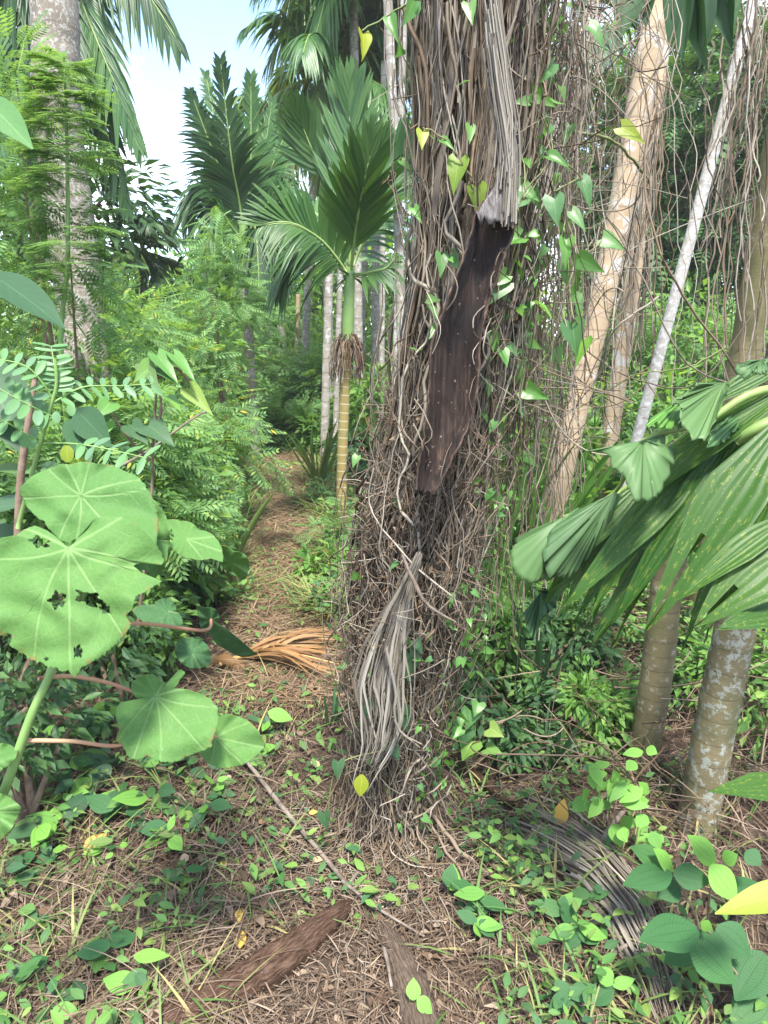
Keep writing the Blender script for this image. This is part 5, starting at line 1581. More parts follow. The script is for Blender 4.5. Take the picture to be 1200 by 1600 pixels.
def pinnate(root, pts, n, ll, lw, mat='pinna', droop=0.0, end=True, skip0=0.12):
    c = spline(np.array([P(*p_) for p_ in pts]), 30)
    T = nrmz(np.gradient(c, axis=0))
    mb = MB(); strands(mb, c[None], np.linspace(0.0022, 0.001, 30)[None], 5); build('leaf_stalk', mb, M['stem_green'], root)
    for k in range(n):
        t = skip0 + (0.97 - skip0) * k / (n - 1); i = int(t * 29)
        vw = nrmz(CAMP - c[i]); up = nrmz(np.array([0, 0, 1.0]) * .7 + vw * .5)
        S = nrmz(np.cross(T[i], up))
        for sd in (-1, 1):
            d = nrmz(S * sd + T[i] * RNG.uniform(0.1, 0.35) - np.array([0, 0, droop]) + RNG.normal(0, .07, 3))
            L_ = ll * RNG.uniform(.85, 1.1)
            leaf_part(root, 'leaflet', leafm('ellip', mat), c[i], c[i] + d * L_, lw * RNG.uniform(.85, 1.1), mat, RNG.normal(0, .25), .4)


pinnate(pn, [(88, 615, 1.33), (86, 580, 1.34), (80, 540, 1.36)], 9, 0.034, 0.011)
pinnate(pn, [(84, 625, 1.33), (45, 575, 1.31), (-10, 560, 1.3)], 7, 0.040, 0.015)
pinnate(pn, [(80, 650, 1.33), (30, 625, 1.29), (-30, 590, 1.27)], 7, 0.045, 0.019)
pinnate(pn, [(85, 628, 1.33), (130, 605, 1.36), (185, 603, 1.4), (240, 600, 1.44)], 9, 0.040, 0.013, droop=.1)
pinnate(pn, [(62, 693, 1.34), (110, 693, 1.32), (160, 700, 1.3), (230, 716, 1.28)], 5, 0.042, 0.014, droop=.1, skip0=.5)
pinnate(pn, [(60, 690, 1.34), (10, 660, 1.3), (-40, 640, 1.28)], 5, 0.04, 0.018)
for (px, py, sz, mt) in [(37, 688, 22, 'pinna'), (104, 709, 26, 'creeper_yellow'), (127, 712, 26, 'creeper_yellow'), (125, 703, 22, 'pinna'), (87, 652, 18, 'pinna'), (110, 640, 18, 'pinna')]:
    leaf_part(pn, 'leaflet', leafm('ellip', mt), P(px, py - sz / 2, 1.31), P(px + 2, py + sz / 2, 1.3), sz * .75 * mpp(py, 1.3), mt, RNG.normal(0, .2), .8)

ht = thing('heart_leaf_sapling', 'thin sapling with broad heart leaves in front of the left thicket', 'plant', ground_pt(225, 2.2))
for (bx, by, tx_, ty_, w, mt) in [(250, 575, 278, 598, 26, 'weed'), (246, 555, 278, 595, 30, 'creeper'), (238, 572, 210, 592, 34, 'weed'), (272, 555, 308, 595, 24, 'creeper'), (232, 665, 270, 690, 46, 'weed_dark'),
                                  (296, 608, 330, 645, 30, 'weed'), (262, 620, 285, 640, 24, 'creeper'), (205, 665, 228, 690, 34, 'weed_dark'), (172, 630, 150, 650, 34, 'creeper'), (165, 660, 150, 690, 30, 'creeper'), (225, 570, 246, 600, 30, 'weed')]:
    leaf_part(ht, 'leaf', leafm('heart', mt), P(bx, by, 2.15), P(tx_, ty_, 2.08), w * mpp(by, 2.1), mt, RNG.normal(0, .25), .55)
for pts in ([(215, 980), (235, 800), (240, 680), (248, 565)], [(240, 680), (252, 640), (246, 600)], [(235, 720), (205, 690), (170, 640)], [(248, 590), (275, 575), (300, 605)]):
    mb = MB(); tube(mb, [P(x, y, 2.17) for x, y in pts], [0.006, 0.003], 6, 18); build('stem', mb, M['stem_brown'], ht)
bs = thing('bare_stick', 'slanting bare grey stick crossing the left thicket', 'stick', P(175, 735, 2.3))
mb = MB(); tube(mb, [P(172, 737, 2.3), P(230, 705, 2.35), P(300, 655, 2.4), P(325, 642, 2.45)], [0.006, 0.0045, 0.003], 6, 20, .05); build('stick', mb, M['stick'], bs)
bs = thing('bare_stick', 'upright pinkish brown stick standing at the left edge', 'stick', P(30, 780, 1.6))
mb = MB(); tube(mb, [P(25, 1000, 1.6), P(30, 780, 1.6), P(44, 660, 1.6), P(55, 590, 1.62)], [0.011, 0.009, 0.006], 8, 20, .04); build('stick', mb, M['stem_brown'], bs)

le = thing('broad_leaf_sapling', 'sapling with big dark drooping leaves at the left edge', 'plant', ground_pt(-70, 1.9))
for (bx, by, tx_, ty_, w, mt) in [(-20, 425, 96, 495, 62, 'weed'), (-30, 150, 42, 215, 52, 'creeper'), (-25, 560, 30, 700, 90, 'weed_dark'), (-30, 680, 38, 640, 70, 'weed_dark'),
                                  (-30, 800, 40, 775, 50, 'weed_dark'), (-20, 735, 60, 728, 30, 'weed'), (-25, 830, 45, 850, 50, 'weed_dark'), (120, 640, 165, 690, 50, 'weed_dark'), (110, 655, 140, 720, 44, 'weed_dark'),
                                  (60, 730, 90, 722, 20, 'weed'), (-20, 900, 60, 1010, 60, 'weed_dark')]:
    leaf_part(le, 'leaf', leafm('ovate', mt), P(bx, by, 1.75), P(tx_, ty_, 1.62), w * mpp(by, 1.7), mt, RNG.normal(0, .2), .5)
mb = MB(); tube(mb, [P(-60, 1150, 1.9), P(-40, 800, 1.85), P(-30, 450, 1.8), P(-40, 120, 1.8)], [0.016, 0.008], 7, 20); build('stem', mb, M['stem_brown'], le)

# light feathery sapling in front of the tall trunk
ls = thing('feathery_sapling', 'light green feathery sapling in front of the tall mottled trunk', 'sapling', ground_pt(95, 2.9))
mb = MB()
TPL_BI = pinnate_tpl(11, 0.17, 0.06, 72, 0.25)
for (bx, by, ln) in [(105, 450, 1), (108, 400, 1), (103, 350, 1.1), (108, 300, 1.1), (106, 255, 1.1), (104, 215, 1.0), (103, 180, .9), (102, 140, .7), (100, 110, .5)]:
    for q in range(7):
        a = RNG.random() * 2 * math.pi
        st = P(bx, by + RNG.uniform(-20, 20), 2.9)
        d = nrmz(np.array([math.cos(a), math.sin(a) * .8, RNG.uniform(0.0, .6)]))
        L0 = 0.21 * ln * RNG.uniform(.7, 1.15)
        k = 9
        u = np.linspace(.25, 1, k)[:, None]
        b_ = st + d * u * L0 - np.array([0, 0, .22 * L0]) * u ** 2
        S = nrmz(np.cross(d, [0, 0, 1.]))
        for sd in (-1, 1):
            tip = nrmz(S * sd + d * .45) + RNG.normal(0, .08, (k, 3))
            inst(mb, TPL_BI, b_, frames(tip, np.tile([0, -.1, 1.], (k, 1))), (0.10 * np.sin(np.pi * (u[:, 0] * .75 + .2)) + .02) * RNG.uniform(.8, 1.1, k))
build('foliage', mb, M['feather_light'], ls, smooth=False)
mb = MB(); tube(mb, [ground_pt(95, 2.9), P(98, 600, 2.9), P(106, 400, 2.9), P(104, 200, 2.9), P(100, 90, 2.9)], [0.013, 0.009, 0.003], 6, 24); build('stem', mb, M['stem_green'], ls)
shrub('feathery_sapling', 'light feathery sapling rising before the small dark palm', 'sapling', 340, 330, 5.6, 0.26, 'feather_light', 420, TPL_FEATHER, (0.1, 0.19), None, 0.45, 4, clumps=18)
shrub('feathery_sapling', 'light feathery sprays at the upper left edge', 'sapling', 10, 120, 3.2, 0.42, 'feather_light', 600, TPL_FEATHER, (0.1, 0.18), None, 0.4, 4, clumps=22)
shrub('feathery_sapling', 'feathery sprig at the foot of the ringed yellow stem', 'sapling', 535, 790, 4.6, 0.2, 'feather_light', 160, TPL_FEATHER, (0.08, 0.14), None, 0.05, 4, clumps=12)
shrub('leafy_bush', 'small green bush between the path and the vine covered tree', 'shrub', 505, 850, 3.9, 0.22, 'bush', 260, TPL_LEAF, (0.05, 0.1), None, 0.05, 5, clumps=14)

# ------------------------------------------------------------------ young palm reaching in from the right
np_ = thing('broad_leaflet_palm', 'young palm with broad spotted drooping leaflets reaching in from the right', 'palm tree', ground_pt(1600, 1.35))
def pleat_leaf(seed):
    n, m = 22, 9
    r_ = np.random.default_rng(seed)
    t = np.linspace(0, 1, n); c = np.linspace(-1, 1, m)
    wp = np.minimum(1, np.minimum(0.25 + t * 2.2, ((1 - t) * 1.9) ** 0.85 + 0.02))
    ragged = np.where(t[:, None] > 0.86, r_.normal(0, 0.02, (1, m)), 0)
    X = wp[:, None] * c[None] * 0.5; Yv = np.repeat(t[:, None], m, 1) + ragged * (t[:, None] - .86) * 8
    Z = 0.10 * np.abs(X) + 0.008 * wp[:, None] * (np.arange(m) % 2)[None] - 0.30 * t[:, None] ** 2.2 + 0.02 * np.sin(5 * t[:, None] + seed) * c[None]
    V = np.stack([X, Yv, Z], -1).reshape(-1, 3)
    i = np.arange(n - 1)[:, None]; j = np.arange(m - 1)[None]
    f = np.stack([i * m + j, i * m + j + 1, (i + 1) * m + j + 1, (i + 1) * m + j], -1)
    keep = np.ones(f.shape[:2], bool)
    if seed % 3:
        k0 = r_.integers(11, 16); keep[k0:, r_.integers(1, m - 2)] = False        # a split towards the tip
    U = np.stack([np.broadcast_to(c[None] * .5 + .5, X.shape), Yv], -1).reshape(-1, 2)
    b_ = MB(); b_.add(V, f[keep].reshape(-1, 4), U)
    return b_.mesh('leaflet')


pleats = [pleat_leaf(k) for k in range(5)]
for (bx, by, Yb, tx_, ty_, Yt, w, roll) in [
        (1225, 660, 1.15, 1012, 985, 1.02, 84, .15), (1225, 640, 1.3, 893, 985, 1.2, 62, -.5), (1120, 690, 1.25, 885, 958, 1.12, 50, .3), (1090, 705, 1.27, 905, 965, 1.14, 40, -.2),
        (1055, 725, 1.28, 925, 955, 1.16, 34, .4), (1215, 760, 1.15, 1040, 1008, 1.08, 52, -.6), (1240, 850, 1.02, 1092, 985, .98, 80, .3), (1250, 950, 1.0, 1138, 985, .95, 52, .1),
        (1205, 770, 1.2, 1155, 890, 1.2, 30, .3), (1010, 750, 1.32, 888, 900, 1.25, 34, .2), (985, 762, 1.32, 860, 985, 1.28, 30, -.4), (960, 780, 1.34, 868, 930, 1.3, 34, .3),
        (1230, 600, 1.25, 1010, 740, 1.22, 36, .5), (1225, 615, 1.22, 985, 790, 1.2, 40, -.3), (1215, 630, 1.3, 1040, 900, 1.22, 60, -.2), (1240, 560, 1.3, 1075, 655, 1.28, 30, .4),
        (1030, 740, 1.3, 905, 985, 1.25, 30, .2), (940, 800, 1.36, 830, 1010, 1.33, 26, .3), (1240, 1230, 1.2, 1125, 1245, 1.15, 40, .5), (1235, 690, 1.12, 1075, 1000, 1.05, 44, -.5), (1150, 670, 1.24, 960, 985, 1.12, 44, .1), (1165, 660, 1.3, 930, 1000, 1.2, 40, -.3), (1230, 740, 1.1, 1120, 1010, 1.0, 50, .5), (1070, 715, 1.3, 940, 1000, 1.22, 34, .2), (1000, 755, 1.33, 905, 1000, 1.27, 28, -.2), (1245, 800, 1.05, 1060, 940, 1.0, 40, .1)]:
    leaf_part(np_, 'leaflet', pleats[int(bx + tx_) % 5], P(bx, by, Yb), P(tx_, ty_ - 18, Yt - .02), w * 1.08 * mpp(by, Yb), 'palm_near', roll, .5)
for pts, r in [([(1400, 560, 1.4), (1200, 610, 1.32), (1080, 690, 1.3), (960, 775, 1.34)], [0.014, 0.009, 0.004]), ([(1400, 590, 1.25), (1215, 655, 1.18), (1150, 690, 1.2)], [0.014, 0.009])]:
    mb = MB(); tube(mb, [P(*p_) for p_ in pts], r, 8, 20); build('rachis', mb, M['rachis'], np_)
mb = MB(); tube(mb, [ground_pt(1600, 1.35), P(1550, 900, 1.35), P(1400, 560, 1.35)], [0.05, 0.04, 0.03], 10, 16); build('trunk', mb, M['trunk_yellow'], np_)

fp = thing('fan_leaflet_palm', 'palm frond of ragged wedge shaped grey green leaflets at the right', 'palm frond', P(1180, 650, 1.25))


def wedge(outline, apex, Yc, ty, name='leaflet', mat='fish_leaf', tx=0.0, cup=0.1):
    """ragged wedge leaflet, ribs run from the apex to the torn edge"""
    o_ = np.array(outline, float); n = len(o_)
    t = np.linspace(0, n - 1, 60); i = np.clip(t.astype(int), 0, n - 2); f = (t - i)[:, None]
    e = o_[i] * (1 - f) + o_[i + 1] * f
    e += RNG.normal(0, 1.3, e.shape) + np.array([0, 1.0]) * np.where(RNG.random((60, 1)) < .12, -7, 0)
    q = np.linspace(0.0, 1, 16)[:, None, None]
    g = np.array(apex)[None, None] * (1 - q) + e[None] * q
    Yd = Yc + ty * (apex[1] - g[..., 1]) + tx * (g[..., 0] - apex[0]) + (0.0003 * np.sin(np.arange(60) * 1.1)[None] + 0.006 * np.sin(np.arange(60) * 0.13 + apex[0])[None]) * q[..., 0] + 0.012 * np.sin(q[..., 0] * 3 + apex[1]) + cup * (np.linspace(-1, 1, 60)[None] ** 2) * 0.05 * q[..., 0]
    V = P(g[..., 0], g[..., 1], Yd)
    U = np.stack(np.broadcast_arrays(np.linspace(0, 1, 60)[None], q[..., 0]), -1)
    a = np.arange(15)[:, None]; b_ = np.arange(59)[None]
    mb = MB(); mb.add(V, np.stack([a * 60 + b_, a * 60 + b_ + 1, (a + 1) * 60 + b_ + 1, (a + 1) * 60 + b_], -1).reshape(-1, 4), U)
    return thick(build(name, mb, M[mat], fp), 0.0006)


wedge([(1037, 682), (1043, 697), (1056, 723), (1041, 752), (1032, 770), (1019, 785), (1006, 780), (993, 784), (981, 767), (976, 745), (966, 736), (955, 729), (952, 712), (938, 705), (917, 706)], (1005, 688), 1.16, 0.0008)
wedge([(1142, 597), (1136, 618), (1118, 655), (1101, 688), (1090, 684), (1080, 688), (1074, 670), (1060, 662), (1068, 640), (1060, 634), (1048, 632), (1075, 612), (1092, 600)], (1130, 598), 1.18, 0.0008)
wedge([(1082, 612), (1040, 640), (1022, 652), (1007, 667), (1032, 668), (1062, 672), (1066, 650)], (1075, 618), 1.21, 0.0012, mat='creeper')
wedge([(905, 800), (880, 860), (858, 908), (846, 905), (835, 912), (815, 908), (801, 885), (798, 862), (806, 848), (828, 830)], (880, 808), 1.30, 0.0006)
wedge([(975, 775), (948, 830), (915, 880), (890, 905), (872, 900), (858, 905), (848, 870), (860, 830), (900, 802)], (960, 770), 1.31, 0.0006)
wedge([(1205, 560), (1196, 586), (1178, 584), (1164, 593), (1148, 578), (1165, 568)], (1190, 562), 1.15, 0.001)
wedge([(1180, 640), (1135, 690), (1105, 700), (1110, 680), (1140, 650)], (1175, 635), 1.22, 0.0008, mat='creeper')
wedge([(828, 920), (868, 925), (870, 950), (845, 965), (835, 1005), (825, 985), (818, 960)], (845, 925), 1.36, 0.0008, mat='weed_dark')
mb = MB(); tube(mb, [P(1330, 600, 1.3), P(1190, 610, 1.22), P(1100, 660, 1.21), P(1005, 690, 1.18), P(960, 770, 1.32), P(880, 808, 1.31)], [0.01, 0.006, 0.003], 6, 26); build('rachis', mb, M['rachis'], fp)

# dark fronds hanging in from the top right
tf = thing('hanging_palm_frond', 'dark palm frond hanging into the picture at the top right', 'palm frond', P(1060, -120, 2.6))
for (bx, by, tx_, ty_, w) in [(1020, -120, 972, 42, 60), (1000, -100, 1010, 30, 40), (1060, -140, 1050, 60, 34), (1080, -140, 1085, 105, 42), (1095, -140, 1108, 90, 34), (1110, -140, 1135, 70, 38), (1070, -140, 1066, 90, 30), (1125, -140, 1160, 30, 40)]:
    leaf_part(tf, 'leaflet', leafm('strap', 'palm_dark'), P(bx, by, 2.6), P(tx_, ty_, 2.5), w * mpp(0, 2.6), 'palm_dark', RNG.normal(0, .3), .75)
mb = MB(); tube(mb, [P(980, -130, 2.6), P(1060, -145, 2.6), P(1180, -130, 2.6)], [0.008, 0.012], 6, 10); build('rachis', mb, M['rachis'], tf)

# ------------------------------------------------------------------ strap leaved clumps
def strap_clump(label, px, py, Yp, n, hpx, w, mat='strap', spread=0.5, group='strap leaved clumps', name='strap_leaf_plant'):
    b = np.array(P(px, py, Yp)); b[2] = float(hz(b[0], b[1]))
    r = thing(name, label, 'plant', b, group)
    for k in range(n):
        a = RNG.random() * 2 * math.pi; H = hpx * mpp(py, Yp) * RNG.uniform(.55, 1.1)
        out = spread * H * RNG.uniform(.2, 1)
        st = b + np.array([math.cos(a), math.sin(a), 0]) * 0.03
        leaf_part(r, 'leaf', leafm('strap', mat), st, st + np.array([math.cos(a) * out, math.sin(a) * out, H]), w * RNG.uniform(.7, 1.2), mat, RNG.normal(0, .5), .5)
    return r


for i_, (px, py, Yp, n, h, w, mt, lb) in enumerate([
        (790, 900, 3.3, 14, 330, .030, 'strap', 'bright strap leaved clump right of the dead sheath'), (860, 800, 4.2, 12, 240, .035, 'strap', 'bright strap leaved clump at the leaning beige trunk'),
        (930, 760, 4.8, 14, 200, .035, 'strap', 'strap leaved clump right of the leaning beige trunk'), (760, 1010, 2.75, 12, 300, .014, 'strap', 'slim grassy clump rising straight beside the vine covered trunk'),
        (830, 1040, 2.5, 12, 190, .016, 'weed_dark', 'dark grassy clump in the shade of the palm leaflets'), (1010, 740, 4.9, 12, 170, .03, 'strap', 'strap leaved clump at the foot of the white pole stem'),
        (740, 860, 3.6, 14, 300, .026, 'strap', 'tall bright strap leaved clump close to the right of the dead sheath tip'), (820, 860, 3.4, 14, 240, .028, 'strap', 'bright strap leaved clump below the hanging vines'), (880, 960, 2.9, 12, 150, .018, 'strap', 'strap leaved clump under the fan shaped leaflet'), (1060, 800, 4.2, 14, 240, .035, 'strap', 'tall strap leaved clump between the white pole and the right edge stem'), (700, 760, 5.2, 12, 180, .03, 'strap', 'strap leaved clump half behind the vine covered trunk'), (600, 700, 7.2, 16, 120, .02, 'grass', 'grey green grass tuft right of the ringed stem'),
        (500, 745, 6.6, 16, 110, .016, 'grass', 'pale arching grass tuft left of the ringed stem'), (350, 900, 3.9, 16, 150, .014, 'grass', 'drooping grass tuft on the left path edge'),
        (860, 1180, 2.1, 8, 110, .014, 'weed_dark', 'dark grassy clump in the hollow left of the yellowish trunk'), (1150, 760, 4.6, 12, 200, .04, 'strap', 'strap leaved clump behind the broad leaflets'),
        (512, 1085, 2.3, 7, 70, .012, 'weed_dark', 'short dark clump beside the dry orange frond'), (720, 1090, 2.3, 9, 90, .016, 'strap', 'short bright clump right of the grey strips')]):
    strap_clump(lb, px, py, Yp, n, h, w, mt, 0.7 if mt != 'strap' else .5)

# ------------------------------------------------------------------ ridged leaf plants, lower right
def ridge_plant(label, leaves, stems, Yb, root_px):
    r = thing('ridged_leaf_plant', label, 'plant', G(*root_px), 'plants with ridged leaves')
    for (bx, by, tx_, ty_, w, lt, dz) in leaves:
        mt = 'rib_leaf_light' if lt else 'rib_leaf'
        Yq = Yb + dz
        leaf_part(r, 'leaf', leafm('ridge', mt), P(bx, by, Yq), P(tx_, ty_, Yq - 0.02 - (ty_ - by) * .0006), w * mpp(by, Yq), mt, RNG.normal(0, .12), .6)
    for pts in stems:
        mb = MB(); tube(mb, [P(x, y, Yb + .01) for x, y in pts], [0.003, 0.002], 6, 14); build('stem', mb, M['stem_brown'], r)
    return r


ridge_plant('plant with wide ridged leaves spread below the lichen covered trunk', [(1049, 1364, 975, 1378, 46, 0, 0), (1052, 1364, 1112, 1378, 38, 0, 0), (1051, 1360, 1026, 1326, 30, 1, .02), (1118, 1348, 1080, 1306, 38, 1, 0), (1110, 1352, 1156, 1408, 46, 1, -.02), (1040, 1355, 990, 1322, 40, 0, .04), (1060, 1380, 1030, 1400, 40, 0, .03), (1130, 1345, 1150, 1335, 24, 1, .03), (1165, 1330, 1190, 1350, 30, 0, .05), (1140, 1400, 1200, 1385, 54, 0, .06)],
            [[(1050, 1364), (1090, 1440), (1110, 1560)], [(1118, 1350), (1105, 1440), (1110, 1560)]], 1.32, (1110, 1560))
ridge_plant('plant with the two largest dark ridged leaves at the lower right', [(1090, 1452, 1002, 1462, 62, 0, 0), (1078, 1462, 1156, 1534, 74, 0, 0), (1120, 1448, 1176, 1495, 54, 0, .03), (1096, 1442, 1112, 1452, 18, 1, 0), (1195, 1490, 1150, 1560, 60, 0, .03), (1200, 1560, 1145, 1600, 60, 0, 0), (1085, 1480, 1040, 1500, 40, 0, .06)],
            [[(1090, 1450), (1112, 1460), (1150, 1520), (1205, 1590)]], 1.16, (1190, 1640))
lv = []
for (cx_, cy_, n) in [(955, 1225, 7), (985, 1260, 7), (930, 1250, 6), (965, 1290, 6), (1005, 1240, 5), (1000, 1180, 3), (1015, 1300, 5), (940, 1205, 4)]:
    for k in range(n):
        a = RNG.uniform(0, 2 * math.pi); L_ = RNG.uniform(22, 38)
        lv.append((cx_ + RNG.normal(0, 10), cy_ + RNG.normal(0, 8), cx_ + math.cos(a) * L_, cy_ + math.sin(a) * L_ * .8 + 4, L_ * .62, 1, RNG.uniform(-.05, .06)))
ridge_plant('bushy light green plant with small ridged leaves before the yellowish trunk', lv, [[(955, 1225), (965, 1300), (985, 1370)], [(1005, 1240), (985, 1370)], [(930, 1250), (965, 1310), (985, 1370)]], 1.62, (985, 1370))
lv = []
for (cx_, cy_, n) in [(740, 1440, 5), (755, 1405, 4), (880, 1420, 6), (900, 1450, 5), (925, 1400, 4), (700, 1385, 3), (960, 1540, 5), (890, 1560, 5), (640, 1560, 2)]:
    lv = []
    for k in range(n):
        a = RNG.uniform(0, 2 * math.pi); L_ = RNG.uniform(26, 46)
        L_ *= 1.15; lv.append((cx_ + RNG.normal(0, 4), cy_ + RNG.normal(0, 4), cx_ + math.cos(a) * L_, cy_ + math.sin(a) * L_ * .75 + 3, L_ * .5, RNG.random() < .3, 0))
    near_ = {740: 'second small ridged seedling right of the tree foot', 755: 'topmost small ridged seedling right of the tree foot', 880: 'ridged seedling growing through the grey dead frond', 900: 'ridged seedling below the middle of the grey dead frond', 925: 'ridged seedling above the grey dead frond', 700: 'tiny ridged seedling closest to the tree foot', 960: 'ridged seedling near the lower right corner', 890: 'ridged seedling at the bottom edge below the grey frond', 640: 'two leaved seedling on the pale root'}[cx_]
    g = G(cx_, cy_ + 14)
    r = thing('ridged_seedling', near_, 'seedling', g, 'ridged seedlings in the litter')
    for (bx, by, tx_, ty_, w, lt, dz) in lv:
        mt = 'rib_leaf_light' if lt else 'rib_leaf'
        leaf_part(r, 'leaf', leafm('ridge', mt), P(bx, by, g[1] - .03), P(tx_, ty_, g[1] - .03 - (ty_ - by) * .0008), w * mpp(by, g[1]), mt, RNG.normal(0, .15), .5)
    mb = MB(); tube(mb, [g, P(cx_, cy_, g[1] - .03)], [.002, .0015], 5, 6); build('stem', mb, M['stem_green'], r)
tag(leaf_part(None, 'yellowing_leaf', leafm('lance', 'yellowing'), P(1250, 1390, 1.02), P(1122, 1420, 1.0), 46 * mpp(1400, 1.0), 'yellowing', .1, .6), 'long yellow green leaf with a withered tip poking in at the right', 'leaf')
hp = thing('heart_leaf_seedling', 'seedling with pale heart leaves right of the grey strips', 'plant', G(740, 1190), )
for (bx, by, tx_, ty_, w, mt) in [(735, 1110, 732, 1140, 34, 'creeper'), (728, 1140, 722, 1165, 32, 'weed'), (738, 1158, 720, 1185, 40, 'weed'), (765, 1138, 785, 1150, 28, 'weed'), (760, 1170, 785, 1175, 26, 'weed'), (700, 1135, 690, 1150, 24, 'weed'), (705, 1128, 712, 1150, 24, 'creeper'), (748, 1098, 742, 1118, 24, 'creeper')]:
    leaf_part(hp, 'leaf', leafm('heart', mt), P(bx, by, 2.0), P(tx_, ty_, 1.96), w * mpp(by, 2.0), mt, RNG.normal(0, .3), .65)
mb = MB(); tube(mb, [G(740, 1190), P(742, 1150, 2.02), P(745, 1100, 2.02)], [.003, .0015], 5, 8); build('stem', mb, M['stem_green'], hp)

# ------------------------------------------------------------------ leafy weeds one can pick out on the left
wl_ = [(120, 1175, 40, 'topmost leafy weed under the lit huge leaf'), (85, 1270, 56, 'weed with a wide pair of ridged leaves at the left'), (195, 1255, 44, 'weed with a browned leaf left of the stick'), (180, 1330, 30, 'weed beside the orange fallen leaf'), (290, 1370, 34, 'weed with one smooth upright leaf in the middle left'),
       (165, 1475, 44, 'weed with broad leaves low at the left'), (225, 1520, 44, 'weed with a dull rough leaf near the bottom left'), (60, 1440, 30, 'small weed at the left edge of the litter'), (300, 1190, 40, 'weed hidden under the second lit leaf'), (345, 1225, 30, 'small weed above the upper end of the stick'),
       (250, 1180, 44, 'weed below the lit huge leaf'), (115, 1560, 36, 'weed near the bottom left corner'), (320, 1275, 30, 'small weed left of the stick'), (30, 1530, 40, 'broad weed in the bottom left corner'), (180, 1195, 44, 'weed with one long smooth leaf'), (60, 1120, 50, 'weed beside the thick green stem'), (150, 1120, 50, 'weed between the two pink stalks'), (20, 1360, 50, 'weed below the leaf cut by the left edge'), (120, 1230, 50, 'bushy weed below the lower pink stalk'), (240, 1240, 48, 'bushy weed right of the browned leaf'), (300, 1130, 40, 'weed between the two lit leaves'), (90, 1330, 44, 'weed left of the orange fallen leaf'), (270, 1300, 40, 'weed amid dry grass left of the stick'), (420, 1130, 34, 'small weed below the orange frond'), (395, 1170, 32, 'small weed right of the second lit leaf')]
for (cx_, cy_, sz, lb) in wl_:
    g = G(cx_, cy_ + sz * .5)
    r = thing('leafy_weed', lb, 'weed', g, 'leafy weeds left of the stick')
    top = g + np.array([0, -0.02, 0.05])
    for k in range(RNG.integers(6, 12)):
        a = RNG.uniform(0, 2 * math.pi); L_ = sz * RNG.uniform(.55, 1.3) * mpp(cy_, g[1])
        st = top + RNG.normal(0, .022, 3)
        mt = ['weed', 'rib_leaf', 'weed_dark', 'rib_leaf_light'][RNG.integers(0, 4)]
        leaf_part(r, 'leaf', leafm('ridge' if 'rib' in mt else 'ovate', mt), st, st + np.array([math.cos(a) * L_, math.sin(a) * L_ * .8, RNG.normal(0.0, .3) * L_]), L_ * RNG.uniform(.45, .62), mt, RNG.normal(0, .2), .4)
    mb = MB(); tube(mb, [g, top], [.002, .0015], 5, 5); build('stem', mb, M['stem_green'], r)

# ------------------------------------------------------------------ dead fronds on the ground
of = thing('fallen_palm_frond', 'dry orange palm frond lying across the path left of the tree', 'palm frond', G(440, 1050))
mb = MB(); tube(mb, [G(345, 1050) + [0, 0, .04], G(385, 1046) + [0, 0, .07], G(450, 1048) + [0, 0, .09], G(530, 1060) + [0, 0, .07]], [0.012, 0.010, 0.005, 0.003], 7, 20); build('rachis', mb, M['dry_rachis'], of)
mb = MB(); sp_ = [G(338, 1040) + [0, 0, .01], G(352, 1046) + [0, 0, .05], G(372, 1050) + [0, 0, .03], G(385, 1052) + [0, 0, .02]]
tube(mb, sp_, [0.02, 0.03, 0.03, 0.012], 9, 14, .08); build('leaf_base', mb, M['orange_frond'], of)
for k in range(85):
    t = RNG.random(); s0 = G(378 + 40 * t, 1047 + 3 * t) + [0, 0, .06 + .03 * RNG.random()]
    up = RNG.random() < .72
    e = G(RNG.uniform(470, 535), RNG.uniform(1008, 1050) if up else RNG.uniform(1052, 1090)) + [0, 0, RNG.uniform(.05, .13)]
    md_ = (s0 + e) / 2 + [0, 0, RNG.uniform(.01, .05)]
    c = spline(np.array([s0, md_, e]), 8); T = nrmz(np.gradient(c, axis=0)); A = nrmz(np.cross(T, [RNG.normal(0, .5), RNG.normal(-.4, .5), 1]))
    hw = RNG.uniform(.003, .008) * np.array([.5, .8, 1, 1, 1, .8, .5, .1])
    V = np.stack([c - A * hw[:, None], c + np.cross(A, T) * hw[:, None] * .4, c + A * hw[:, None]], 1)
    i = np.arange(7)[:, None]; j = np.arange(2)[None]
    mb = MB(); mb.add(V, np.stack([i * 3 + j, i * 3 + j + 1, (i + 1) * 3 + j + 1, (i + 1) * 3 + j], -1).reshape(-1, 4)); build('leaflet', mb, M['orange_frond'], of)

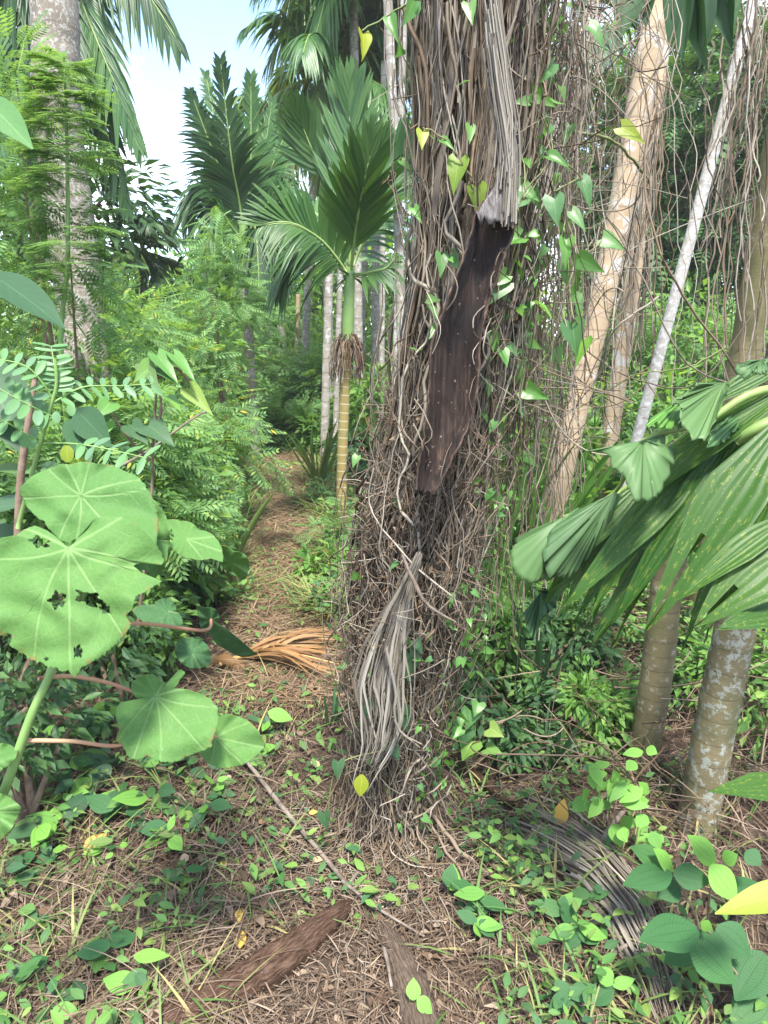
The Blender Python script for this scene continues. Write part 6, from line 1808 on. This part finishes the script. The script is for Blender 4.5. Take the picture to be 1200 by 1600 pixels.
gd = thing('fallen_palm_frond', 'grey dead palm frond lying on the ground at the lower right', 'palm frond', G(920, 1380))
cl = [(800, 1300), (870, 1330), (930, 1370), (985, 1440), (1020, 1520), (1050, 1620)]
for k in range(130):
    n = 12; q = RNG.normal(0, .55); e0 = RNG.uniform(0, .45); e1 = min(1, e0 + RNG.uniform(.35, .7))
    t = np.linspace(e0, e1, n) * (len(cl) - 1)
    px = np.interp(t, range(len(cl)), [c[0] for c in cl]); py = np.interp(t, range(len(cl)), [c[1] for c in cl])
    tx_, ty_ = np.gradient(px), np.gradient(py); ln = np.hypot(tx_, ty_)
    wd_ = 45 * (1 - .5 * t / 5)
    px = px - ty_ / ln * q * wd_ + walk(1, n, 8)[0]; py = py + tx_ / ln * q * wd_ + walk(1, n, 5)[0]
    c = G(px, py) + np.array([0, 0, 1.0]) * (RNG.uniform(.012, .055) + walk(1, n, .01)[0][:, None] * 0)
    T = nrmz(np.gradient(c, axis=0)); A = nrmz(np.cross(T, [RNG.normal(0, .5), RNG.normal(-.4, .5), 1])); hw = RNG.uniform(.0015, .0045) * np.minimum(1, np.linspace(1, 0.1, n) * 2)
    V = np.stack([c - A * hw[:, None], c + np.cross(A, T) * hw[:, None] * .5, c + A * hw[:, None]], 1)
    i = np.arange(n - 1)[:, None]; j = np.arange(2)[None]
    mb = MB(); mb.add(V, np.stack([i * 3 + j, i * 3 + j + 1, (i + 1) * 3 + j + 1, (i + 1) * 3 + j], -1).reshape(-1, 4)); build('leaflet', mb, M['ground_frond'], gd)
mb = MB(); tube(mb, [G(790, 1295) + [0, 0, .02], G(900, 1350) + [0, 0, .03], G(990, 1450) + [0, 0, .03]], [.008, .006, .003], 6, 16); build('rachis', mb, M['stick'], gd)

# ------------------------------------------------------------------ logs, sticks and fallen leaves
lg = thing('decayed_log', 'decayed reddish brown log lying at the bottom, half sunk in litter', 'log', G(430, 1520))
mb = MB(); c = tube(mb, [G(215, 1640) + [0, 0, .0], G(330, 1575) + [0, 0, .008], G(440, 1510) + [0, 0, .016], G(515, 1450) + [0, 0, .02], G(548, 1418) + [0, 0, .012]], [.055, .052, .046, .03, .014], 22, 70, .06); build('log', mb, M['log'], lg)
lg2 = thing('broken_wood_slab', 'pale brown broken wood slab at the bottom right of the log', 'wood', G(635, 1530))
mb = MB(); tube(mb, [G(598, 1448) + [0, 0, .0], G(620, 1500) + [0, 0, .004], G(645, 1560) + [0, 0, .004], G(665, 1640) + [0, 0, 0.002]], [.02, .036, .044, .046], 20, 50, .06); build('slab', mb, M['wood_pale'], lg2)
st = thing('fallen_stick', 'long grey stick leaning down to the right from below the lit leaves', 'stick', G(460, 1300))
mb = MB(); tube(mb, [G(372, 1196) + [0, 0, .07], G(425, 1260) + [0, 0, .05], G(480, 1325) + [0, 0, .042], G(545, 1402) + [0, 0, .035]], [.005, .0075, .007, .005], 8, 30, .10); build('stick', mb, M['stick'], st)
st = thing('fallen_stick', 'thin stick running on from the end of the long grey stick', 'stick', G(600, 1435))
mb = MB(); tube(mb, [G(535, 1395) + [0, 0, .04], G(590, 1436) + [0, 0, .035], G(665, 1472) + [0, 0, .015]], [.005, .004, .003], 6, 18, .06); build('stick', mb, M['stick'], st)
for (a, b_, r, lb) in [((895, 1472), (948, 1450), .009, 'short pale stick on the grey dead frond'), ((950, 1508), (990, 1488), .006, 'short grey stick below the pale one'), ((935, 1330), (975, 1278), .010, 'brown stump of a stalk under the bushy light plant'), ((545, 1392), (570, 1370), .005, 'short broken twig at the tree foot'),
                       ((230, 1440), (285, 1405), .005, 'thin twig in the litter left of the log'), ((600, 1490), (612, 1560), .005, 'twig beside the wood slab'), ((690, 1180), (740, 1215), .008, 'brown root piece beside the dark hollow'), ((735, 1215), (800, 1275), .018, 'dark rotten wood piece right of the tree foot')]:
    s_ = thing('fallen_stick', lb, 'stick', G(*a))
    mb = MB(); tube(mb, [G(*a) + [0, 0, .02], (G(*a) + G(*b_)) / 2 + [0, 0, .035], G(*b_) + [0, 0, .03]], [r, r * .9, r * .7], 8, 12, .08); build('stick', mb, M['log' if 'dark' in lb else 'stick'], s_)
FL = [(875, 1300, 30, 'orange fallen leaf standing up on the grey dead frond'), (377, 1448, 24, 'orange fallen leaf on bare soil above the log'), (378, 1487, 24, 'long yellow fallen leaf just above the log'), (152, 1335, 34, 'orange fallen leaf among the weeds at the left'), (351, 1368, 14, 'small yellow fallen leaf in the middle left litter'),
      (423, 1447, 16, 'pale round fallen leaf right of the orange one'), (325, 1521, 16, 'pale fallen leaf on the left part of the log'), (490, 1285, 12, 'small orange fallen leaf beside the roots'), (497, 1360, 14, 'pale fallen leaf touching the stick'), (610, 1205, 20, 'yellowish leaf at the right of the hanging strips'),
      (432, 1375, 14, 'tan fallen leaf below the stick'), (493, 1208, 14, 'pale scrap of leaf above the roots'), (410, 1300, 12, 'tan fallen leaf left of the stick')]
for (px, py, sz, lb) in FL:
    g = G(px, py); m_ = mpp(py, g[1]); a = RNG.uniform(0, 6.28)
    vert = px == 875
    d = np.array([math.cos(a), math.sin(a), .25]) * sz * m_ * 1.15 if not vert else np.array([0.01, .01, sz * m_ * 1.3])
    b_ = g + [0, 0, .035] - d * .5 * np.array([1, 1, 0])
    mt = 'dry_leaf' if lb.split()[0] in ('tan', 'pale') else 'yellow_leaf'
    o = leaf_part(None, 'fallen_leaf', leafm('ovate', mt), b_, b_ + d, sz * m_ * .75, mt, RNG.normal(0, .2), .45)
    tag(o, lb, 'leaf', 'fallen leaves')
# ------------------------------------------------------------------ thin haze volume added to brighten the distance
hb = MB()
x0_, x1_, y0_, y1_, z0_, z1_ = -300, 300, -70, 440, -1.5, 14
hb.add([(x0_, y0_, z0_), (x1_, y0_, z0_), (x1_, y1_, z0_), (x0_, y1_, z0_), (x0_, y0_, z1_), (x1_, y0_, z1_), (x1_, y1_, z1_), (x0_, y1_, z1_)],
       np.array([[0, 3, 2, 1], [4, 5, 6, 7], [0, 1, 5, 4], [1, 2, 6, 5], [2, 3, 7, 6], [3, 0, 4, 7]]))
hm = bpy.data.materials.new('thin_haze'); hm.use_nodes = True
for n_ in list(hm.node_tree.nodes):
    hm.node_tree.nodes.remove(n_)
ho = hm.node_tree.nodes.new('ShaderNodeOutputMaterial'); hvn = hm.node_tree.nodes.new('ShaderNodeVolumePrincipled')
hvn.inputs['Color'].default_value = (0.93, 0.97, 0.95, 1)
hvn.inputs['Density'].default_value = 0.002
hm.node_tree.links.new(hvn.outputs[0], ho.inputs['Volume'])
o = build('haze', hb, hm, smooth=False, kind='stuff'); o['label'] = 'thin pale haze added to brighten the back of the grove'
